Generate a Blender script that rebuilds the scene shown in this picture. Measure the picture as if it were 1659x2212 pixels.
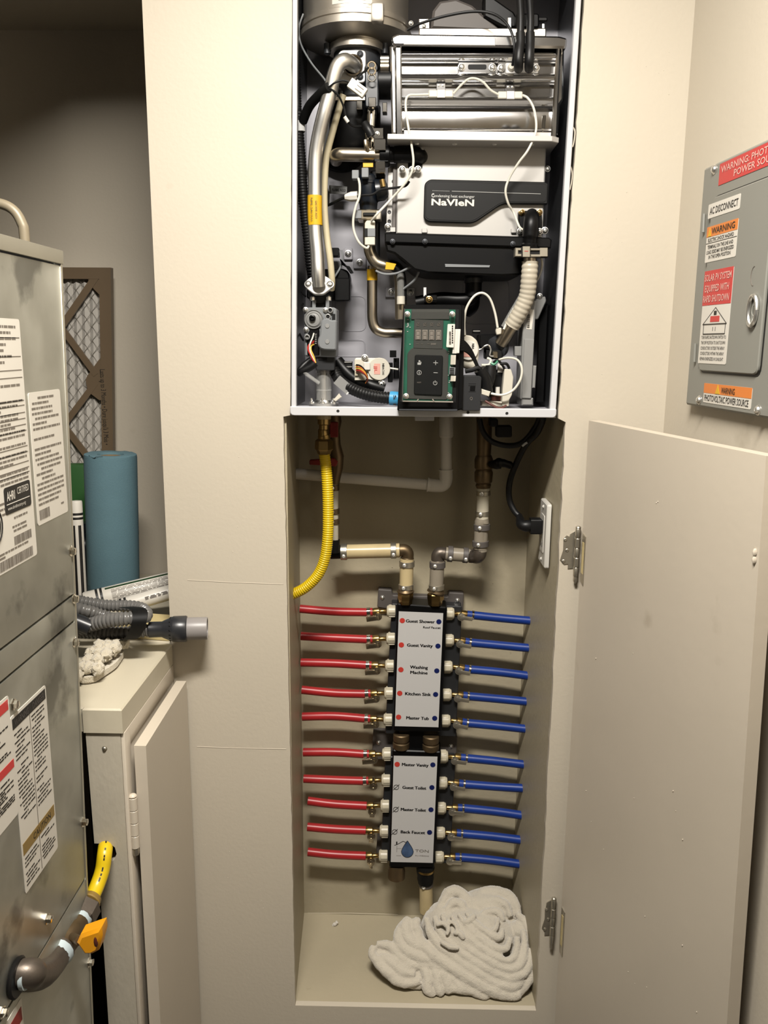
import bpy, bmesh, math, random
from mathutils import Vector, Matrix, noise
random.seed(7)
for o in list(bpy.data.objects): bpy.data.objects.remove(o)
SC = bpy.context.scene
COL = SC.collection
# ------------------------------------------------------------------ camera
FPX, IW, IH = 1800.0, 1659.0, 2212.0
_p, _y, _a = math.radians(11.4), math.radians(1.2), math.radians(.45)
CAM = Vector((0, -1.40, 1.50))
FWD = Vector((-math.sin(_y)*math.cos(_p), math.cos(_y)*math.cos(_p), -math.sin(_p)))
_r0 = Vector((math.cos(_y), math.sin(_y), 0)); _u0 = _r0.cross(FWD)
CR = _r0*math.cos(_a) + _u0*math.sin(_a); CU = _u0*math.cos(_a) - _r0*math.sin(_a)
cd = bpy.data.cameras.new('camera'); cam = bpy.data.objects.new('camera', cd); COL.objects.link(cam)
cd.sensor_fit = 'VERTICAL'; cd.sensor_height = 36; cd.sensor_width = 27; cd.lens = FPX/IH*36; cd.clip_start = .02
M = Matrix((CR, CU, -FWD)).transposed().to_4x4(); M.translation = CAM; cam.matrix_world = M
SC.camera = cam
# ------------------------------------------------------------------ world, light, exposure
w = bpy.data.worlds.new('world'); SC.world = w; w.use_nodes = True
w.node_tree.nodes['Background'].inputs[0].default_value = (.5, .5, .5, 1)
w.node_tree.nodes['Background'].inputs[1].default_value = .01
SC.view_settings.view_transform = 'Standard'; SC.view_settings.look = 'None'
SC.view_settings.gamma = 1; SC.view_settings.use_curve_mapping = False
SC.view_settings.exposure = 0.0
ld = bpy.data.lights.new('ceiling_lamp_light', 'AREA'); ld.shape = 'ELLIPSE'; ld.size = .56; ld.size_y = .19; ld.energy = 67; ld.color = (1, .95, .875)
lo = bpy.data.objects.new('ceiling_lamp_light', ld); COL.objects.link(lo); lo.location = (-.08, -.93, 2.385)

# ------------------------------------------------------------------ helpers
def ray(u, v): return FWD + CR*((u-IW/2)/FPX) - CU*((v-IH/2)/FPX)
def at(u, v, Y):
    d = ray(u, v); return CAM + d*((Y-CAM.y)/d.y)
def atx(u, v, X):
    d = ray(u, v); return CAM + d*((X-CAM.x)/d.x)
def atz(u, v, Z):
    d = ray(u, v); return CAM + d*((Z-CAM.z)/d.z)
def px(n, p): return n*((Vector(p)-CAM).dot(FWD))/FPX          # n photo pixels at a point, in metres
def A(q): return at(*q)
def lin(c): return tuple((x/255/12.92 if x/255 <= .04045 else ((x/255+.055)/1.055)**2.4) for x in c)
MATS = {}
ALB = .56                                            # paints and plastics are kept at plausible reflectances; exposure comes from the lamp
def mk(name, rgb, rough=.5, metal=0, var=0, vs=8, bump=0, bs=120, coat=0, trans=0, ior=1.45, alpha=1, rv=0, stretch=None, sheen=0, spots=None, sss=0, spec=.5):
    m = bpy.data.materials.new(name); m.use_nodes = True; nt = m.node_tree; b = nt.nodes['Principled BSDF']
    c = lin(rgb) if metal >= .5 else tuple(x*ALB for x in lin(rgb)); b.inputs['Base Color'].default_value = (*c, 1)
    b.inputs['Roughness'].default_value = rough; b.inputs['Metallic'].default_value = metal; b.inputs['IOR'].default_value = ior; b.inputs['Specular IOR Level'].default_value = spec
    b.inputs['Coat Weight'].default_value = coat; b.inputs['Coat Roughness'].default_value = .12
    b.inputs['Transmission Weight'].default_value = trans; b.inputs['Alpha'].default_value = alpha
    if sheen: b.inputs['Sheen Weight'].default_value = sheen
    if sss: b.inputs['Subsurface Weight'].default_value = sss; b.inputs['Subsurface Radius'].default_value = (.01, .01, .008); b.inputs['Subsurface Scale'].default_value = .3
    L = nt.links.new
    if var or bump or rv or spots:
        tc = nt.nodes.new('ShaderNodeTexCoord'); src = tc.outputs['Object']
        if stretch:
            mp = nt.nodes.new('ShaderNodeMapping'); mp.inputs['Scale'].default_value = stretch; L(src, mp.inputs['Vector']); src = mp.outputs['Vector']
    if var or rv:
        n = nt.nodes.new('ShaderNodeTexNoise'); n.inputs['Scale'].default_value = vs; n.inputs['Detail'].default_value = 5; L(src, n.inputs['Vector'])
    if var:
        r = nt.nodes.new('ShaderNodeValToRGB'); r.color_ramp.elements[0].position = .3; r.color_ramp.elements[1].position = .7
        r.color_ramp.elements[0].color = (*[x*(1-var) for x in c], 1); r.color_ramp.elements[1].color = (*[min(1, x*(1+var)) for x in c], 1)
        L(n.outputs['Fac'], r.inputs['Fac']); last = r.outputs['Color']
        L(last, b.inputs['Base Color'])
        if spots:      # sparse darker scuffs: (rgb, scale, threshold)
            n2 = nt.nodes.new('ShaderNodeTexNoise'); n2.inputs['Scale'].default_value = spots[1]; n2.inputs['Detail'].default_value = 6; L(src, n2.inputs['Vector'])
            r2 = nt.nodes.new('ShaderNodeValToRGB'); r2.color_ramp.elements[0].position = spots[2]; r2.color_ramp.elements[1].position = spots[2]+.08
            r2.color_ramp.elements[0].color = (0, 0, 0, 1); r2.color_ramp.elements[1].color = (spots[3],)*3+(1,)
            L(n2.outputs['Fac'], r2.inputs['Fac'])
            mx = nt.nodes.new('ShaderNodeMixRGB'); mx.inputs[2].default_value = (*[x*ALB for x in lin(spots[0])], 1); L(r2.outputs['Color'], mx.inputs[0]); L(last, mx.inputs[1]); L(mx.outputs[0], b.inputs['Base Color'])
    if rv:
        mr = nt.nodes.new('ShaderNodeMapRange'); mr.inputs[3].default_value = max(.02, rough-rv); mr.inputs[4].default_value = min(1, rough+rv)
        L(n.outputs['Fac'], mr.inputs[0]); L(mr.outputs[0], b.inputs['Roughness'])
    if bump:
        nb = nt.nodes.new('ShaderNodeTexNoise'); nb.inputs['Scale'].default_value = bs; nb.inputs['Detail'].default_value = 4; L(src, nb.inputs['Vector'])
        bp = nt.nodes.new('ShaderNodeBump'); bp.inputs['Strength'].default_value = bump; bp.inputs['Distance'].default_value = .004
        L(nb.outputs['Fac'], bp.inputs['Height']); L(bp.outputs['Normal'], b.inputs['Normal'])
    MATS[name] = m; return m
WALL = (225, 214, 194)
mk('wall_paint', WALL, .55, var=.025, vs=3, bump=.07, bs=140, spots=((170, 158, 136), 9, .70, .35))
mk('niche_shade_paint', (200, 188, 160), .5, var=.05, vs=5, bump=.13, bs=90, spots=((120, 104, 78), 40, .72, .5))  # same cream as the walls, darkened and browned to carry the niche shade
mk('door_paint', (224, 212, 193), .36, var=.03, vs=4, bump=.05, bs=60, spots=((165, 150, 125), 7, .66, .4))
mk('wood_paint', (222, 212, 188), .42, var=.04, vs=8, bump=.10, bs=50, stretch=(1, .3, 1), spots=((120, 112, 98), 12, .70, .4))
mk('post_paint', (212, 203, 184), .5, var=.05, vs=20, bump=.10, bs=170, stretch=(1, 1, .5))
mk('floor_vinyl', (66, 58, 50), .5, var=.08, vs=6)
mk('galvanized', (178, 178, 170), .46, 1, var=.16, vs=13, bump=.05, bs=26, rv=.12, spots=((84, 82, 74), 9, .58, .6))
mk('galv_flat', (188, 186, 175), .42, 1, var=.05, vs=10)
mk('white_metal', (226, 226, 228), .35, var=.01, vs=5)
mk('case_inside', (188, 187, 194), .42, .15, var=.04, vs=6)
mk('case_wall', (118, 120, 124), .34, 1, var=.06, vs=6)
mk('dark_sheet', (60, 62, 66), .45, .5, var=.05)
mk('steel', (216, 215, 211), .36, 1, rv=.05, vs=20)
mk('steel_brown', (170, 160, 144), .32, 1, rv=.06, vs=20)
mk('stainless', (196, 195, 194), .14, 1, rv=.05, vs=12, bump=.02, bs=12)
mk('clip_steel', (172, 167, 158), .14, 1)
mk('stainless_dull', (172, 167, 160), .42, 1, rv=.06, vs=12)
mk('satin_silver', (212, 209, 204), .45, .25, var=.02, vs=3)
mk('cast_alu', (170, 164, 154), .4, .9, var=.06, vs=10)
mk('chrome', (215, 210, 200), .12, 1)
mk('nickel', (186, 174, 152), .26, 1)
mk('brass', (160, 134, 86), .3, 1, var=.12, vs=30)
mk('bronze', (104, 88, 66), .45, .85, var=.15, vs=40)
mk('black_plastic', (9, 9, 10), .4, var=.1, vs=10, spec=.22)
mk('wrap', (206, 197, 178), .35)
mk('black_matte', (12, 12, 12), .6, spec=.25)
mk('black_rubber', (20, 20, 21), .45, spec=.35)
mk('badge_black', (24, 24, 24), .45, spec=.25)
mk('blue_black', (20, 26, 34), .34)
mk('dark_plastic', (44, 45, 47), .42)
mk('grey_plastic', (136, 139, 141), .42)
mk('grey_box', (150, 150, 148), .45)
mk('hose_grey', (118, 116, 113), .3)
mk('tip_grey', (158, 153, 150), .4)
mk('charcoal', (48, 49, 52), .33)
mk('ivory', (222, 212, 186), .38, var=.03, vs=30)
mk('cream', (226, 220, 204), .4)
mk('white_plastic', (236, 232, 222), .38)
mk('white_wire', (232, 228, 214), .4)
mk('silicone', (226, 214, 180), .35, sss=.3)
mk('red_tube', (188, 42, 46), .36, var=.08, vs=30)
mk('blue_tube', (22, 60, 148), .38, var=.08, vs=30)
mk('yellow_coat', (244, 208, 26), .34, var=.03, vs=30)
mk('orange_coat', (252, 172, 22), .38)
mk('red_coat', (150, 40, 34), .5)
mk('pex_clear', (226, 205, 158), .32, var=.08, vs=30, sss=.3)
mk('pex_white', (230, 222, 200), .35)
mk('pex_grey', (165, 155, 138), .35)
mk('pvc', (246, 240, 228), .35)
mk('bracket_grey', (98, 92, 88), .55)
mk('label_white', (236, 230, 218), .4)
mk('label_gloss', (226, 224, 222), .16, coat=.3)
mk('label_red', (214, 62, 60), .4)
mk('label_orange', (238, 138, 58), .4)
mk('label_yellow', (238, 186, 30), .4)
mk('label_gold', (150, 122, 62), .4)
mk('label_blue', (70, 165, 215), .45)
mk('label_pink', (238, 178, 162), .5)
mk('ink', (30, 28, 26), .5)
mk('ink_grey', (128, 120, 110), .5)
mk('ink_light', (212, 212, 208), .45)
mk('ink_pink', (245, 190, 178), .45)
mk('dot_red', (220, 72, 62), .3)
mk('dot_blue', (28, 40, 100), .3)
mk('drop_blue', (78, 102, 138), .3, var=.25, vs=60)
mk('pcb_green', (52, 118, 94), .35, var=.15, vs=80)
mk('digit', (158, 150, 140), .35, var=.05, vs=200)
mk('display_grey', (84, 84, 80), .35, spec=.3)
mk('clear_cover', (40, 44, 42), .1, alpha=.10)
mk('clear_tube', (230, 230, 226), .08, alpha=.26)
mk('panel_grey', (146, 145, 136), .42, var=.02, vs=4)
mk('terry', (228, 218, 199), .95, var=.03, vs=40, bump=.5, bs=600, sheen=.5)
mk('chenille', (240, 228, 202), .95, var=.03, vs=40, bump=.8, bs=700, sheen=.3)
mk('paper_blue', (100, 134, 144), .88, var=.03, vs=30, bump=.12, bs=420)
mk('cardboard', (120, 102, 80), .35, var=.05, vs=10)
mk('card_core', (150, 122, 84), .7)
mk('media', (206, 200, 190), .9, var=.05, vs=60)
mk('wire_dark', (136, 128, 114), .5, .3)
mk('green_box', (44, 96, 40), .5)
mk('label_green', (38, 66, 36), .4)
mk('wood', (226, 206, 150), .6, var=.08, vs=14, stretch=(1, 1, 8))
mk('copper_tan', (158, 146, 122), .45, .1, var=.06, vs=20)
mk('pipe_dope', (200, 214, 218), .5)
mk('black_iron', (92, 84, 76), .42, .7, var=.1, vs=30, bump=.1, bs=100)
mk('tape_white', (224, 224, 222), .5)
mk('hinge_steel', (176, 170, 156), .36, .9, var=.08, vs=60)
mk('wire_green', (40, 130, 95), .4)
mk('wire_red', (190, 50, 40), .4)
mk('wire_yellow', (225, 190, 70), .4)
mk('wire_orange', (215, 120, 50), .4)
mk('wire_brown', (96, 46, 36), .4)
mk('lamp_glow', (255, 240, 215), .4)

class MB:
    def __init__(s): s.v = []; s.f = []
    def add(s, vs, fs):
        n = len(s.v); s.v += [Vector(p) for p in vs]; s.f += [tuple(i+n for i in f) for f in fs]; return s
    def bm(s, b):
        b.verts.index_update(); s.add([v.co for v in b.verts], [[v.index for v in f.verts] for f in b.faces]); b.free(); return s
    def box(s, x0, x1, y0, y1, z0, z1, b=0, seg=2):
        m = bmesh.new(); bmesh.ops.create_cube(m, size=1)
        for v in m.verts: v.co = Vector(((x0+x1)/2+v.co.x*(x1-x0), (y0+y1)/2+v.co.y*(y1-y0), (z0+z1)/2+v.co.z*(z1-z0)))
        if b: bmesh.ops.bevel(m, geom=list(m.edges), offset=b, segments=seg, affect='EDGES', profile=.5)
        return s.bm(m)
    def obox(s, c, ax, hx, hy, hz, b=0):           # oriented box: centre, (ex,ey,ez), half sizes
        m = bmesh.new(); bmesh.ops.create_cube(m, size=2)
        for v in m.verts: v.co = Vector((v.co.x*hx, v.co.y*hy, v.co.z*hz))
        if b: bmesh.ops.bevel(m, geom=list(m.edges), offset=b, segments=2, affect='EDGES', profile=.5)
        c = Vector(c); e = [Vector(a) for a in ax]
        for v in m.verts: v.co = c+e[0]*v.co.x+e[1]*v.co.y+e[2]*v.co.z
        return s.bm(m)
    def prism(s, pts, vec, b=0):
        pts = [Vector(p) for p in pts]; vec = Vector(vec); n = len(pts)
        if b:
            nv = vec.normalized(); c = []
            nn = Vector((0, 0, 0))
            for i in range(n): nn += pts[i].cross(pts[(i+1) % n])
            sg = 1 if nn.dot(nv) > 0 else -1
            for i in range(n):
                e1 = (pts[i]-pts[i-1]); e2 = (pts[(i+1) % n]-pts[i]); e1 = e1.normalized(); e2 = e2.normalized()
                n1 = nv.cross(e1)*sg; n2 = nv.cross(e2)*sg; d = n1+n2
                k = max(.35, d.dot(n1)); c.append(pts[i]+d*(b/k))
            top = [p+nv*b for p in pts]; bot = [p+vec for p in pts]
            vs = c+top+bot
            fs = [tuple(range(n)), tuple(range(3*n-1, 2*n-1, -1))]
            for i in range(n):
                j = (i+1) % n; fs += [(i, i+n, j+n, j), (i+n, i+2*n, j+2*n, j+n)]
            return s.add(vs, fs)
        vs = pts+[p+vec for p in pts]
        fs = [tuple(range(n)), tuple(range(2*n-1, n-1, -1))]+[(i, i+n, (i+1) % n+n, (i+1) % n) for i in range(n)]
        return s.add(vs, fs)
    def plate(s, uv, Y, d, b=0, r=0, k=4):          # outline given as picture points on the plane y=Y, solid to y=Y+d
        p = [at(u, v, Y) for u, v in uv]
        if r: p = rnd(p, px(r, p[0]), k); b = min(b, px(r, p[0])*.55)
        return s.prism(p, (0, d, 0), b)
    def tube(s, P, r, n=10, caps=True):
        P = [Vector(p) for p in P]; m = len(P)
        R = r if isinstance(r, (list, tuple)) else [r]*m
        T = [(P[min(i+1, m-1)]-P[max(i-1, 0)]).normalized() for i in range(m)]
        a = Vector((0, 0, 1)) if abs(T[0].z) < .9 else Vector((1, 0, 0))
        U = (a-T[0]*a.dot(T[0])).normalized(); vs = []; fs = []
        for i in range(m):
            U = (U-T[i]*U.dot(T[i])).normalized(); V = T[i].cross(U)
            for j in range(n):
                t = 2*math.pi*j/n; vs.append(P[i]+(U*math.cos(t)+V*math.sin(t))*R[i])
        for i in range(m-1):
            for j in range(n):
                k = (j+1) % n; fs.append((i*n+j, i*n+k, (i+1)*n+k, (i+1)*n+j))
        if caps: fs += [tuple(range(n-1, -1, -1)), tuple(range((m-1)*n, m*n))]
        return s.add(vs, fs)
    def cyl(s, a, b, r, r2=None, n=16):
        return s.tube([a, b], [r, r if r2 is None else r2], n)
    def lathe(s, o, ax, prof, n=24, ph=0, caps=True):            # prof: (radius, height along ax)
        o = Vector(o); ax = Vector(ax).normalized(); a = Vector((0, 0, 1)) if abs(ax.z) < .9 else Vector((1, 0, 0))
        U = (a-ax*a.dot(ax)).normalized(); V = ax.cross(U); vs = []; fs = []; m = len(prof)
        for r, h in prof:
            for j in range(n):
                t = 2*math.pi*j/n+ph; vs.append(o+ax*h+(U*math.cos(t)+V*math.sin(t))*max(r, 1e-5))
        for i in range(m-1):
            for j in range(n):
                k = (j+1) % n; fs.append((i*n+j, i*n+k, (i+1)*n+k, (i+1)*n+j))
        if caps: fs += [tuple(range(n-1, -1, -1)), tuple(range((m-1)*n, m*n))]
        return s.add(vs, fs)
    def sph(s, c, r, n=10, sc=(1, 1, 1)):
        m = bmesh.new(); bmesh.ops.create_uvsphere(m, u_segments=n, v_segments=max(5, n//2+1), radius=r)
        for v in m.verts: v.co = Vector(c)+Vector((v.co.x*sc[0], v.co.y*sc[1], v.co.z*sc[2]))
        return s.bm(m)
    def screw(s, p, nrm, r):
        p = Vector(p); nrm = Vector(nrm).normalized()
        s.lathe(p, nrm, [(r*1.25, -.001), (r*1.25, r*.12), (r, r*.2), (r*.92, r*.5), (r*.6, r*.8), (r*.28, r*.86), (r*.22, r*.45)], 12)
        return s
    def text(s, t, O, R, U, h, al='C', fit=None, th=.0003, bold=0, italic=0):
        cu = bpy.data.curves.new('t', 'FONT'); cu.body = t; cu.resolution_u = 1 if h < .004 else 2; cu.offset = bold; cu.shear = italic
        ob = bpy.data.objects.new('t', cu); me = bpy.data.meshes.new_from_object(ob)
        bpy.data.objects.remove(ob); bpy.data.curves.remove(cu)
        if not me.vertices: return s
        xs = [v.co.x for v in me.vertices]; x0, x1 = min(xs), max(xs)
        k = h/.70; sx = k if not fit else fit/(x1-x0)
        wd = (x1-x0)*sx; off = {'C': -wd/2, 'L': 0, 'R': -wd}[al]
        R = Vector(R).normalized(); U = Vector(U).normalized(); N = R.cross(U); O = Vector(O)
        vs = [O+R*((v.co.x-x0)*sx+off)+U*(v.co.y*k-h/2)+N*th for v in me.vertices]
        s.add(vs, [tuple(p.vertices) for p in me.polygons]); bpy.data.meshes.remove(me); return s
    def build(s, name, mat, parent=None, smooth=35, **pr):
        me = bpy.data.meshes.new(name); me.from_pydata([tuple(v) for v in s.v], [], s.f); me.validate()
        b = bmesh.new(); b.from_mesh(me); bmesh.ops.recalc_face_normals(b, faces=list(b.faces)); b.to_mesh(me); b.free()
        me.materials.append(MATS[mat])
        if smooth:
            for p in me.polygons: p.use_smooth = True
            me.set_sharp_from_angle(angle=math.radians(smooth))
        o = bpy.data.objects.new(name, me); COL.objects.link(o)
        if parent:
            o.parent = parent; o.matrix_parent_inverse = ABS[parent.name].inverted()
        ABS[o.name] = Matrix()
        for k, q in pr.items(): o[k] = q
        return o
ABS = {}
def rnd(p, r, k=4):
    out = []; n = len(p)
    for i in range(n):
        a, b, c = p[i-1], p[i], p[(i+1) % n]; ri = r[i] if isinstance(r, (list, tuple)) else r
        d1 = (a-b); d2 = (c-b); q = min(ri, d1.length*.48, d2.length*.48)
        if q < 1e-5: out.append(b); continue
        s0 = b+d1.normalized()*q; s1 = b+d2.normalized()*q
        for j in range(k+1):
            t = j/k; out.append(s0.lerp(b, t).lerp(b.lerp(s1, t), t))
    return out
def catmull(P, k=8):
    P = [Vector(p) for p in P]; out = []
    for i in range(len(P)-1):
        a, b, c, d = P[max(i-1, 0)], P[i], P[i+1], P[min(i+2, len(P)-1)]
        for j in range(k):
            t = j/k; out.append(.5*((2*b)+(c-a)*t+(2*a-5*b+4*c-d)*t*t+(3*b-a-3*c+d)*t**3))
    return out+[P[-1]]
def resamp(P, step):
    out = [P[0]]; acc = 0
    for a, b in zip(P, P[1:]):
        L = (b-a).length; t = step-acc
        while t <= L: out.append(a.lerp(b, t/L)); t += step
        acc = L-(t-step)
    return out
def corr(mb, P, r, pitch, depth, n=14):              # ribbed hose
    Q = resamp(P, pitch/5); rr = [r-depth*(.5-.5*math.cos(2*math.pi*i/5))**2 for i in range(len(Q))]
    return mb.tube(Q, rr, n)
def path(pts, k=8): return catmull([A(p) for p in pts], k)
def thing(name, label, cat, loc, group=None):
    o = bpy.data.objects.new(name, None); COL.objects.link(o); o.location = loc; o.empty_display_size = .05
    o['label'] = label; o['category'] = cat; o['kind'] = 'thing'
    if group: o['group'] = group
    ABS[o.name] = Matrix.Translation(Vector(loc)); return o
def tag(o, label, cat, group=None):
    o['label'] = label; o['category'] = cat; o['kind'] = 'thing'
    if group: o['group'] = group
    return o
def struct(mb, name, mat, parent=None, **k): return mb.build(name, mat, parent, kind='structure', **k)
X_, Y_, Z_ = Vector((1, 0, 0)), Vector((0, 1, 0)), Vector((0, 0, 1))
FRONT = Vector((0, -1, 0))
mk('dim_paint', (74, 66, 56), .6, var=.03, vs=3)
# ================================================================== setting
CEIL = 2.44
XR = .436                                            # corner of front wall and right wall
def rwx(y): return XR-.085*y                         # right wall, slightly out of square
RW_N = Vector((-1, -.085, 0)).normalized(); RW_R = Vector((.085, -1, 0)).normalized()
def atr(u, v, off=0):                                # point on the right wall (off = distance proud of it)
    d = ray(u, v); P0 = Vector((XR, 0, 0))+RW_N*off; t = (P0-CAM).dot(RW_N)/d.dot(RW_N); return CAM+d*t
m = MB(); m.box(-1.5, 1.0, -2.4, .6, -.05, 0); struct(m, 'floor', 'floor_vinyl')
m = MB(); m.box(-1.5, 1.0, -2.4, .6, CEIL, CEIL+.05); struct(m, 'ceiling', 'wall_paint')
m = MB(); m.box(-1.5, 1.0, -2.45, -2.4, 0, CEIL); struct(m, 'wall_behind', 'dim_paint')
m = MB(); m.box(-1.55, -1.5, -2.4, .5, 0, CEIL); struct(m, 'wall_left', 'dim_paint')
m = MB(); m.prism([(rwx(.6), .6, 0), (rwx(-2.42), -2.42, 0), (rwx(-2.42)+.06, -2.42, 0), (rwx(.6)+.06, .6, 0)], (0, 0, CEIL)); struct(m, 'wall_right', 'wall_paint')
m = MB(); m.box(-1.5, -.30, .45, .50, 0, CEIL); struct(m, 'wall_alcove', 'wall_paint')
zal = at(150, 65, .45).z
m = MB(); m.box(-1.5, -.408, -.44, .45, zal, CEIL); struct(m, 'ceiling_alcove', 'wall_paint')
# front wall with the heater opening: slightly ragged plaster edges
def jag(a, b, n, amp):
    a, b = Vector(a), Vector(b); out = [a]
    for i in range(1, n):
        q = a.lerp(b, i/n); out.append(q+Vector((random.uniform(-amp, amp), 0, 0)))
    return out+[b]
def e(u, v): return at(u, v, 0)
TH = .012
PL = -.407; ZT = 2.10
oBL, oBR = e(638, 2172), e(1158, 2183)
oTL1, oTL0 = e(612, 900), e(627, 897); oTR1, oTR0 = e(1222, 912), e(1206, 904)
uL = Vector((-.1745, 0, ZT)); uR = Vector((.2700, 0, ZT))
m = MB()
Lp = [Vector((PL, 0, 0)), Vector((oBL.x, 0, 0)), oBL]+jag(oBL, oTL1, 60, .0007)[1:]+[oTL0]+jag(oTL0, uL, 40, .0004)[1:]+[Vector((uL.x, 0, CEIL)), Vector((PL, 0, CEIL))]
for v in Lp: v.y = 0
m.prism(Lp, (0, TH, 0))
Rp = [Vector((oBR.x, 0, 0)), Vector((XR, 0, 0)), Vector((XR, 0, CEIL)), Vector((uR.x, 0, CEIL)), uR]+jag(uR, oTR0, 50, .0009)[1:]+[oTR1]+jag(oTR1, oBR, 60, .0011)[1:]
m.prism(Rp, (0, TH, 0))
m.prism([Vector((oBL.x, 0, 0)), Vector((oBR.x, 0, 0)), oBR, oBL], (0, TH, 0))
m.prism([Vector((uL.x, 0, ZT)), Vector((uR.x, 0, ZT)), Vector((uR.x, 0, CEIL)), Vector((uL.x, 0, CEIL))], (0, TH, 0))
m.box(PL, PL+.012, TH-.001, .45, 0, CEIL)
wf = struct(m, 'wall_front', 'wall_paint', smooth=0)
# faint horizontal drywall joint and raised paint lumps on the pillar, drips by the opening
m = MB()
for (a, b, c, d) in ((405, 1253, 612, 1262), (425, 1613, 618, 1618)):
    m.tube([e(a, b), e((a+c)/2, (b+d)/2+1), e(c, d)], .0006, 6)
for i in range(26):
    u, v = random.uniform(420, 600), random.uniform(60, 2000); m.sph(e(u, v), random.uniform(.0005, .0011), 6, (1, .5, 1))
for i in range(16):
    u, v = random.uniform(1290, 1450), random.uniform(30, 820); m.sph(e(u, v), random.uniform(.0005, .001), 6, (1, .5, 1))
m.tube(catmull([e(1238, 275), e(1242, 285), e(1240, 305), e(1236, 318), e(1234, 300), e(1237, 280)], 5), .0011, 6)
m.tube(catmull([e(1233, 360), e(1236, 375), e(1235, 392), e(1231, 410)], 5), .0009, 6)
m.build('paint_drips', 'wall_paint', wf, kind='stuff')
# niche
ND = .27
m = MB(); m.box(-.26, .33, ND, ND+.03, oBL.z-.05, CEIL); nb = struct(m, 'wall_niche', 'niche_shade_paint')
m = MB(); m.prism([(oBL.x-.0015, TH, 0), (-.209, ND, 0), (-.25, ND, 0), (-.25, TH, 0)], (0, 0, CEIL)); struct(m, 'wall_niche_left', 'niche_shade_paint')
m = MB(); m.prism([(oBR.x+.0015, TH, 0), (.259, ND, 0), (.31, ND, 0), (.31, TH, 0)], (0, 0, CEIL)); struct(m, 'wall_niche_right', 'niche_shade_paint')
m = MB(); m.box(-.25, .31, TH, ND, oBL.z-.04, oBL.z); struct(m, 'floor_niche', 'niche_shade_paint')
m = MB()      # caulk bead, small screws and specks in the niche
q = [at(665, 1973, ND-.001), at(760, 1973, ND-.001), at(860, 1976, ND-.001)]
m.tube(q, .0016, 6)
for i in range(14): m.sph(at(random.uniform(660, 1100), random.uniform(1220, 1290), ND), random.uniform(.0007, .0014), 6)
m.build('caulk_bead', 'niche_shade_paint', nb, kind='stuff')

# ================================================================== furnace
XF = -.445; YF = -.283
fur = thing('furnace', 'tall galvanized sheet-metal furnace cabinet covered with printed stickers', 'furnace', (-.72, -.65, 0))
def F(u, v): return atx(u, v, XF)
zs = [.0, F(100, 2045).z, F(165, 1280).z, F(165, 1338).z, F(130, 572).z, F(138, 543).z]
zs[1] = F(195, 1880).z
m = MB(); m.box(-1.0, XF-.009, -1.0, YF-.002, 0, zs[5]-.004); m.build('casing', 'dark_sheet', fur)  # galvanized casing coloured dark so the panel seams read as shaded gaps
def fpanel(name, z0, z1, mat='galvanized'):
    m = MB(); m.box(XF-.010, XF, -1.0, YF-.006, z0, z1, .0012); return m.build(name, mat, fur)
g = .0015
fpanel('lower_panel', .02, zs[1]-g); fpanel('burner_panel', zs[1]+g, zs[3]-g); fpanel('middle_rail', zs[3]+g, zs[2]-g); fpanel('upper_panel', zs[2]+g, zs[4]-.001)
m = MB(); m.box(XF-.004, XF+.0025, -1.0, YF, zs[4]+.001, zs[5], .001); m.box(-1.0, XF, YF-.004, YF, zs[4], zs[5]); m.build('top_rim', 'galv_flat', fur)
m = MB(); m.box(XF-.012, XF+.0008, YF-.007, YF, .02, zs[4], .0006); m.build('corner_edge', 'galv_flat', fur)
for u, v in ((153, 1191), (168, 1287), (160, 1388), (182, 1772), (102, 1985), (5, 2187), (28, 1522), (195, 2073)):
    m = MB(); p = F(u, v); p.y = min(p.y, YF-.065*(1.6-p.z)-.007); m.lathe(p, X_, [(.0075, 0), (.0075, .001), (.0052, .0012), (.0052, .006), (.004, .0066)], 6); m.build('hex_screw', 'chrome', fur)
def sticker(y0, y1, z0, z1, name='sticker', mat='label_white'):
    m = MB(); m.prism(rnd([Vector((XF, y0, z0)), Vector((XF, y1, z0)), Vector((XF, y1, z1)), Vector((XF, y0, z1))], .004, 3), (.0006, 0, 0)); return m.build(name, mat, fur)
def fbar(m, y0, y1, z, h): m.box(XF+.0005, XF+.0009, y0, y1, z-h/2, z+h/2)
def printed(par, y0, y1, z0, z1, rows, h, seed, cols=1, mat='ink_grey', name='fine_print'):
    rr = random.Random(seed); m = MB()
    for i in range(rows):
        z = z1-(i+.5)*(z1-z0)/rows
        if rr.random() < .12: continue
        wid = rr.choice((1, 1, .9, .75, .6, .5))*(y1-y0)
        y = y0+(.0 if rr.random() < .7 else rr.uniform(0, .3)*(y1-y0)); end = min(y1, y+wid)
        while y < end-.002:
            l = min(rr.uniform(.003, .016), end-y); fbar(m, y, y+l, z, h*.72); y += l+.0016
    return m.build(name, mat, par, smooth=0, kind='stuff')
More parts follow.
